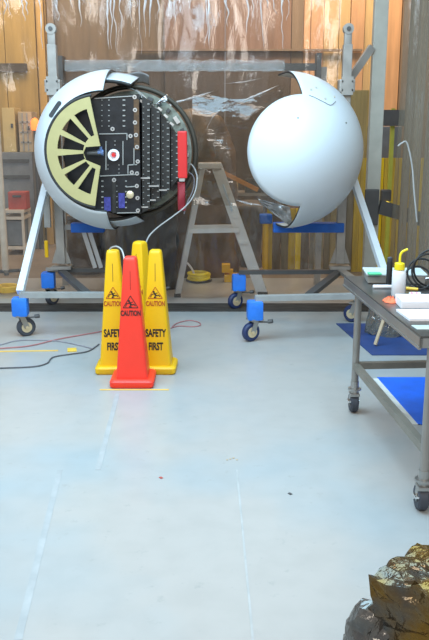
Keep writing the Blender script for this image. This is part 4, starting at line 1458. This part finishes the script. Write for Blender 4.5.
# black cable bundle on the table
cbx = zt(421, 289)
k = MB()
for j in range(4):
    rr = 0.075 + 0.012 * j
    tl_ = 0.9 + 0.25 * j
    cen = cbx + Vector((0.03 * j - 0.02, 0.03 * (j % 2), rr * math.sin(tl_) + 0.008))
    k.tube([cen + Vector((rr * math.cos(i * PI / 8), rr * math.sin(i * PI / 8) * math.cos(tl_), rr * math.sin(i * PI / 8) * math.sin(tl_))) for i in range(16)], 0.006, 7, 3, closed=True)
tag(k.build('cable_bundle', M['grip'], smooth=True), 'tangle of black cable loops at the right end of the table', 'cable')
q = zt(414, 283)
k = MB()
for j in range(3):
    k.cyl(q + Vector((0.02 * j, 0.02 * j, 0.012)), q + Vector((0.05 + 0.025 * j, -0.02 + 0.03 * j, 0.02)), 0.009, 0.009, 10)
tag(k.build('connector', M['chrome'], smooth=True), 'chrome plugs at the end of the black cable tangle', 'plug')

# blue mats and a crumpled bag on the floor
def floor_poly(name, pxs, m, h, lab, cat, edge=None):
    v = [gr(x, y) + Vector((0, 0, 0.001)) for x, y in pxs]
    tag(MB().prism(v, (0, 0, h)).build(name, m), lab, cat)


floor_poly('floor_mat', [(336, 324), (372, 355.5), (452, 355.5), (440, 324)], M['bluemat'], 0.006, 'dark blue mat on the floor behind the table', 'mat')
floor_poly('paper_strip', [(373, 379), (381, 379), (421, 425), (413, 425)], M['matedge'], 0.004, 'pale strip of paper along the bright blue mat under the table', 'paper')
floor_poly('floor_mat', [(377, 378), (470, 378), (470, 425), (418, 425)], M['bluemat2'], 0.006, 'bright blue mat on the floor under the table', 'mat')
bc = gr(398, 338)
bg_ = MB()


def bagf(u, v):
    a_ = u * 2 * PI
    h_ = v * 0.40
    r_ = (0.25 - 0.07 * v) * (1 + 0.25 * nz((math.cos(a_) * 2, math.sin(a_) * 2, v * 2)))
    return Vector((bc.x + r_ * math.cos(a_), bc.y + 0.15 + r_ * 0.6 * math.sin(a_), 0.01 + h_ + 0.03 * nz((u * 20, v * 9, 1))))


bg_.grid(bagf, 40, 16)
tag(bg_.build('plastic_bag', M['bag'], smooth=False), 'crumpled grey plastic bag standing on the dark blue mat', 'bag')
v0, v1 = gr(375, 347) + Vector((0, 0, 0.02)), at(385, 316, 6.5)
tag(MB().bar(v0, v1, 0.03, 0.012).build('wood_stick', M['beige']), 'tan wooden stick leaning beside the plastic bag', 'stick')

# ------------------------------------------------------------------ foil wrapped box, foreground
ZF = 0.46
c1, c2, c3 = gr(371, 576, ZF), gr(414, 541, ZF), gr(418, 594, ZF)
e1 = (c2 - c1)
e2 = (c3 - c1)
e2 = e2.normalized() * 0.60
e1 = e1.normalized() * max(e1.length, 0.3)


def crumple(p, amt):
    return p + Vector((nz(p * 9 + Vector((3, 1, 2))), nz(p * 9 + Vector((8, 4, 1))), nz(p * 9))) * amt + Vector((nz(p * 30), nz(p * 30 + Vector((5, 5, 5))), nz(p * 30 + Vector((9, 2, 4))))) * amt * 0.75


k = MB()
tmp = bmesh.new()
n = 14


def face(o_, a_, b_, na, nb):
    V = [[tmp.verts.new(o_ + a_ * i / na + b_ * j / nb) for j in range(nb + 1)] for i in range(na + 1)]
    for i in range(na):
        for j in range(nb):
            if (i + j) % 2:
                tmp.faces.new((V[i][j], V[i + 1][j], V[i + 1][j + 1])); tmp.faces.new((V[i][j], V[i + 1][j + 1], V[i][j + 1]))
            else:
                tmp.faces.new((V[i][j], V[i + 1][j], V[i][j + 1])); tmp.faces.new((V[i + 1][j], V[i + 1][j + 1], V[i][j + 1]))


dn = Vector((0, 0, -ZF + 0.015))
NA_, NB_, NZ_ = 16, 22, 18
face(c1, e1, e2, NA_, NB_)
face(c1, e2, dn, NB_, NZ_)
face(c1, e1, dn, NA_, NZ_)
face(c1 + e1, e2, dn, NB_, NZ_)
face(c1 + e2, e1, dn, NA_, NZ_)
bmesh.ops.remove_doubles(tmp, verts=tmp.verts[:], dist=0.001)
for v in tmp.verts:
    p_ = crumple(v.co, 0.024)
    p_.z = max(p_.z, 0.004)
    v.co = p_
k._merge(tmp)
fb = thing('foil_wrapped_box', (c1 + e1 / 2 + e2 / 2) * 1.0 - Vector((0, 0, ZF)), 'box wrapped in crumpled amber and grey metallic film in the near right corner', 'wrapped box')
k.build('wrap', M['foil'], fb)
# loose grey skirt at the left foot
tmp = bmesh.new()
s0 = gr(353, 640) ; 
lo = c1 + e1 * 0.05 + Vector((-0.07, -0.01, 0))
sk = MB()


def skirt(u, v):
    a_ = u * PI * 2
    r_ = (0.055 + 0.045 * (1 - v)) * math.sqrt(max(0.0, 1 - max(0.0, (v - 0.7) / 0.3) ** 2))
    p = Vector((c1.x + 0.02 + r_ * 1.2 * math.cos(a_), c1.y + 0.02 + r_ * math.sin(a_), 0.005 + v * (ZF - 0.10)))
    return crumple(p, 0.022 if 0.02 < v else 0.0)


sk.grid(skirt, 30, 18)
sk.build('loose_fold', M['foilg'], fb, recalc=False, solid=0.002)

# ------------------------------------------------------------------ light
w = bpy.data.worlds.new('world')
S.world = w
w.use_nodes = True
bgn = w.node_tree.nodes['Background']
bgn.inputs['Color'].default_value = (0.92, 0.95, 1.0, 1)
bgn.inputs['Strength'].default_value = 0.42


def area(name, loc, size, energy, color, rot=(0, 0, 0)):
    ld_ = bpy.data.lights.new(name, 'AREA')
    ld_.shape = 'RECTANGLE'
    ld_.size, ld_.size_y = size
    ld_.energy = energy
    ld_.color = color
    o = bpy.data.objects.new(name, ld_)
    o.location = loc
    o.rotation_euler = rot
    COL.objects.link(o)
    return o


area('ceiling_light', (-0.8, 4.4, 4.3), (5.0, 3.5), 400, (0.48, 0.78, 1.0))
area('ceiling_light', (0.2, -0.5, 4.2), (3.5, 2.0), 150, (1.0, 0.93, 0.84), (d2(50), 0, 0))  # unseen fill added behind the camera to brighten cones and shells
area('ceiling_light', (-3.4, 3.4, 4.2), (2.0, 2.0), 55, (0.85, 0.93, 1.0), (d2(45), 0, d2(-30)))  # unseen fill added at front left to brighten the left shell
area('hall_light', (-2.6, 11.0, 4.6), (2.4, 1.2), 88, (1.0, 0.78, 0.52), (d2(25), 0, 0))
area('hall_light', (1.6, 11.0, 4.6), (2.8, 1.2), 125, (1.0, 0.76, 0.52), (d2(25), 0, 0))
area('hall_light', (-0.2, 9.6, 4.6), (2.5, 0.8), 22, (1.0, 0.80, 0.58))

vs = S.view_settings
vs.view_transform = 'Standard'
vs.look = 'None'
vs.gamma = 1.0
vs.exposure = 0.06
vs.use_curve_mapping = False
S.cycles.max_bounces = 8
S.cycles.transparent_max_bounces = 16
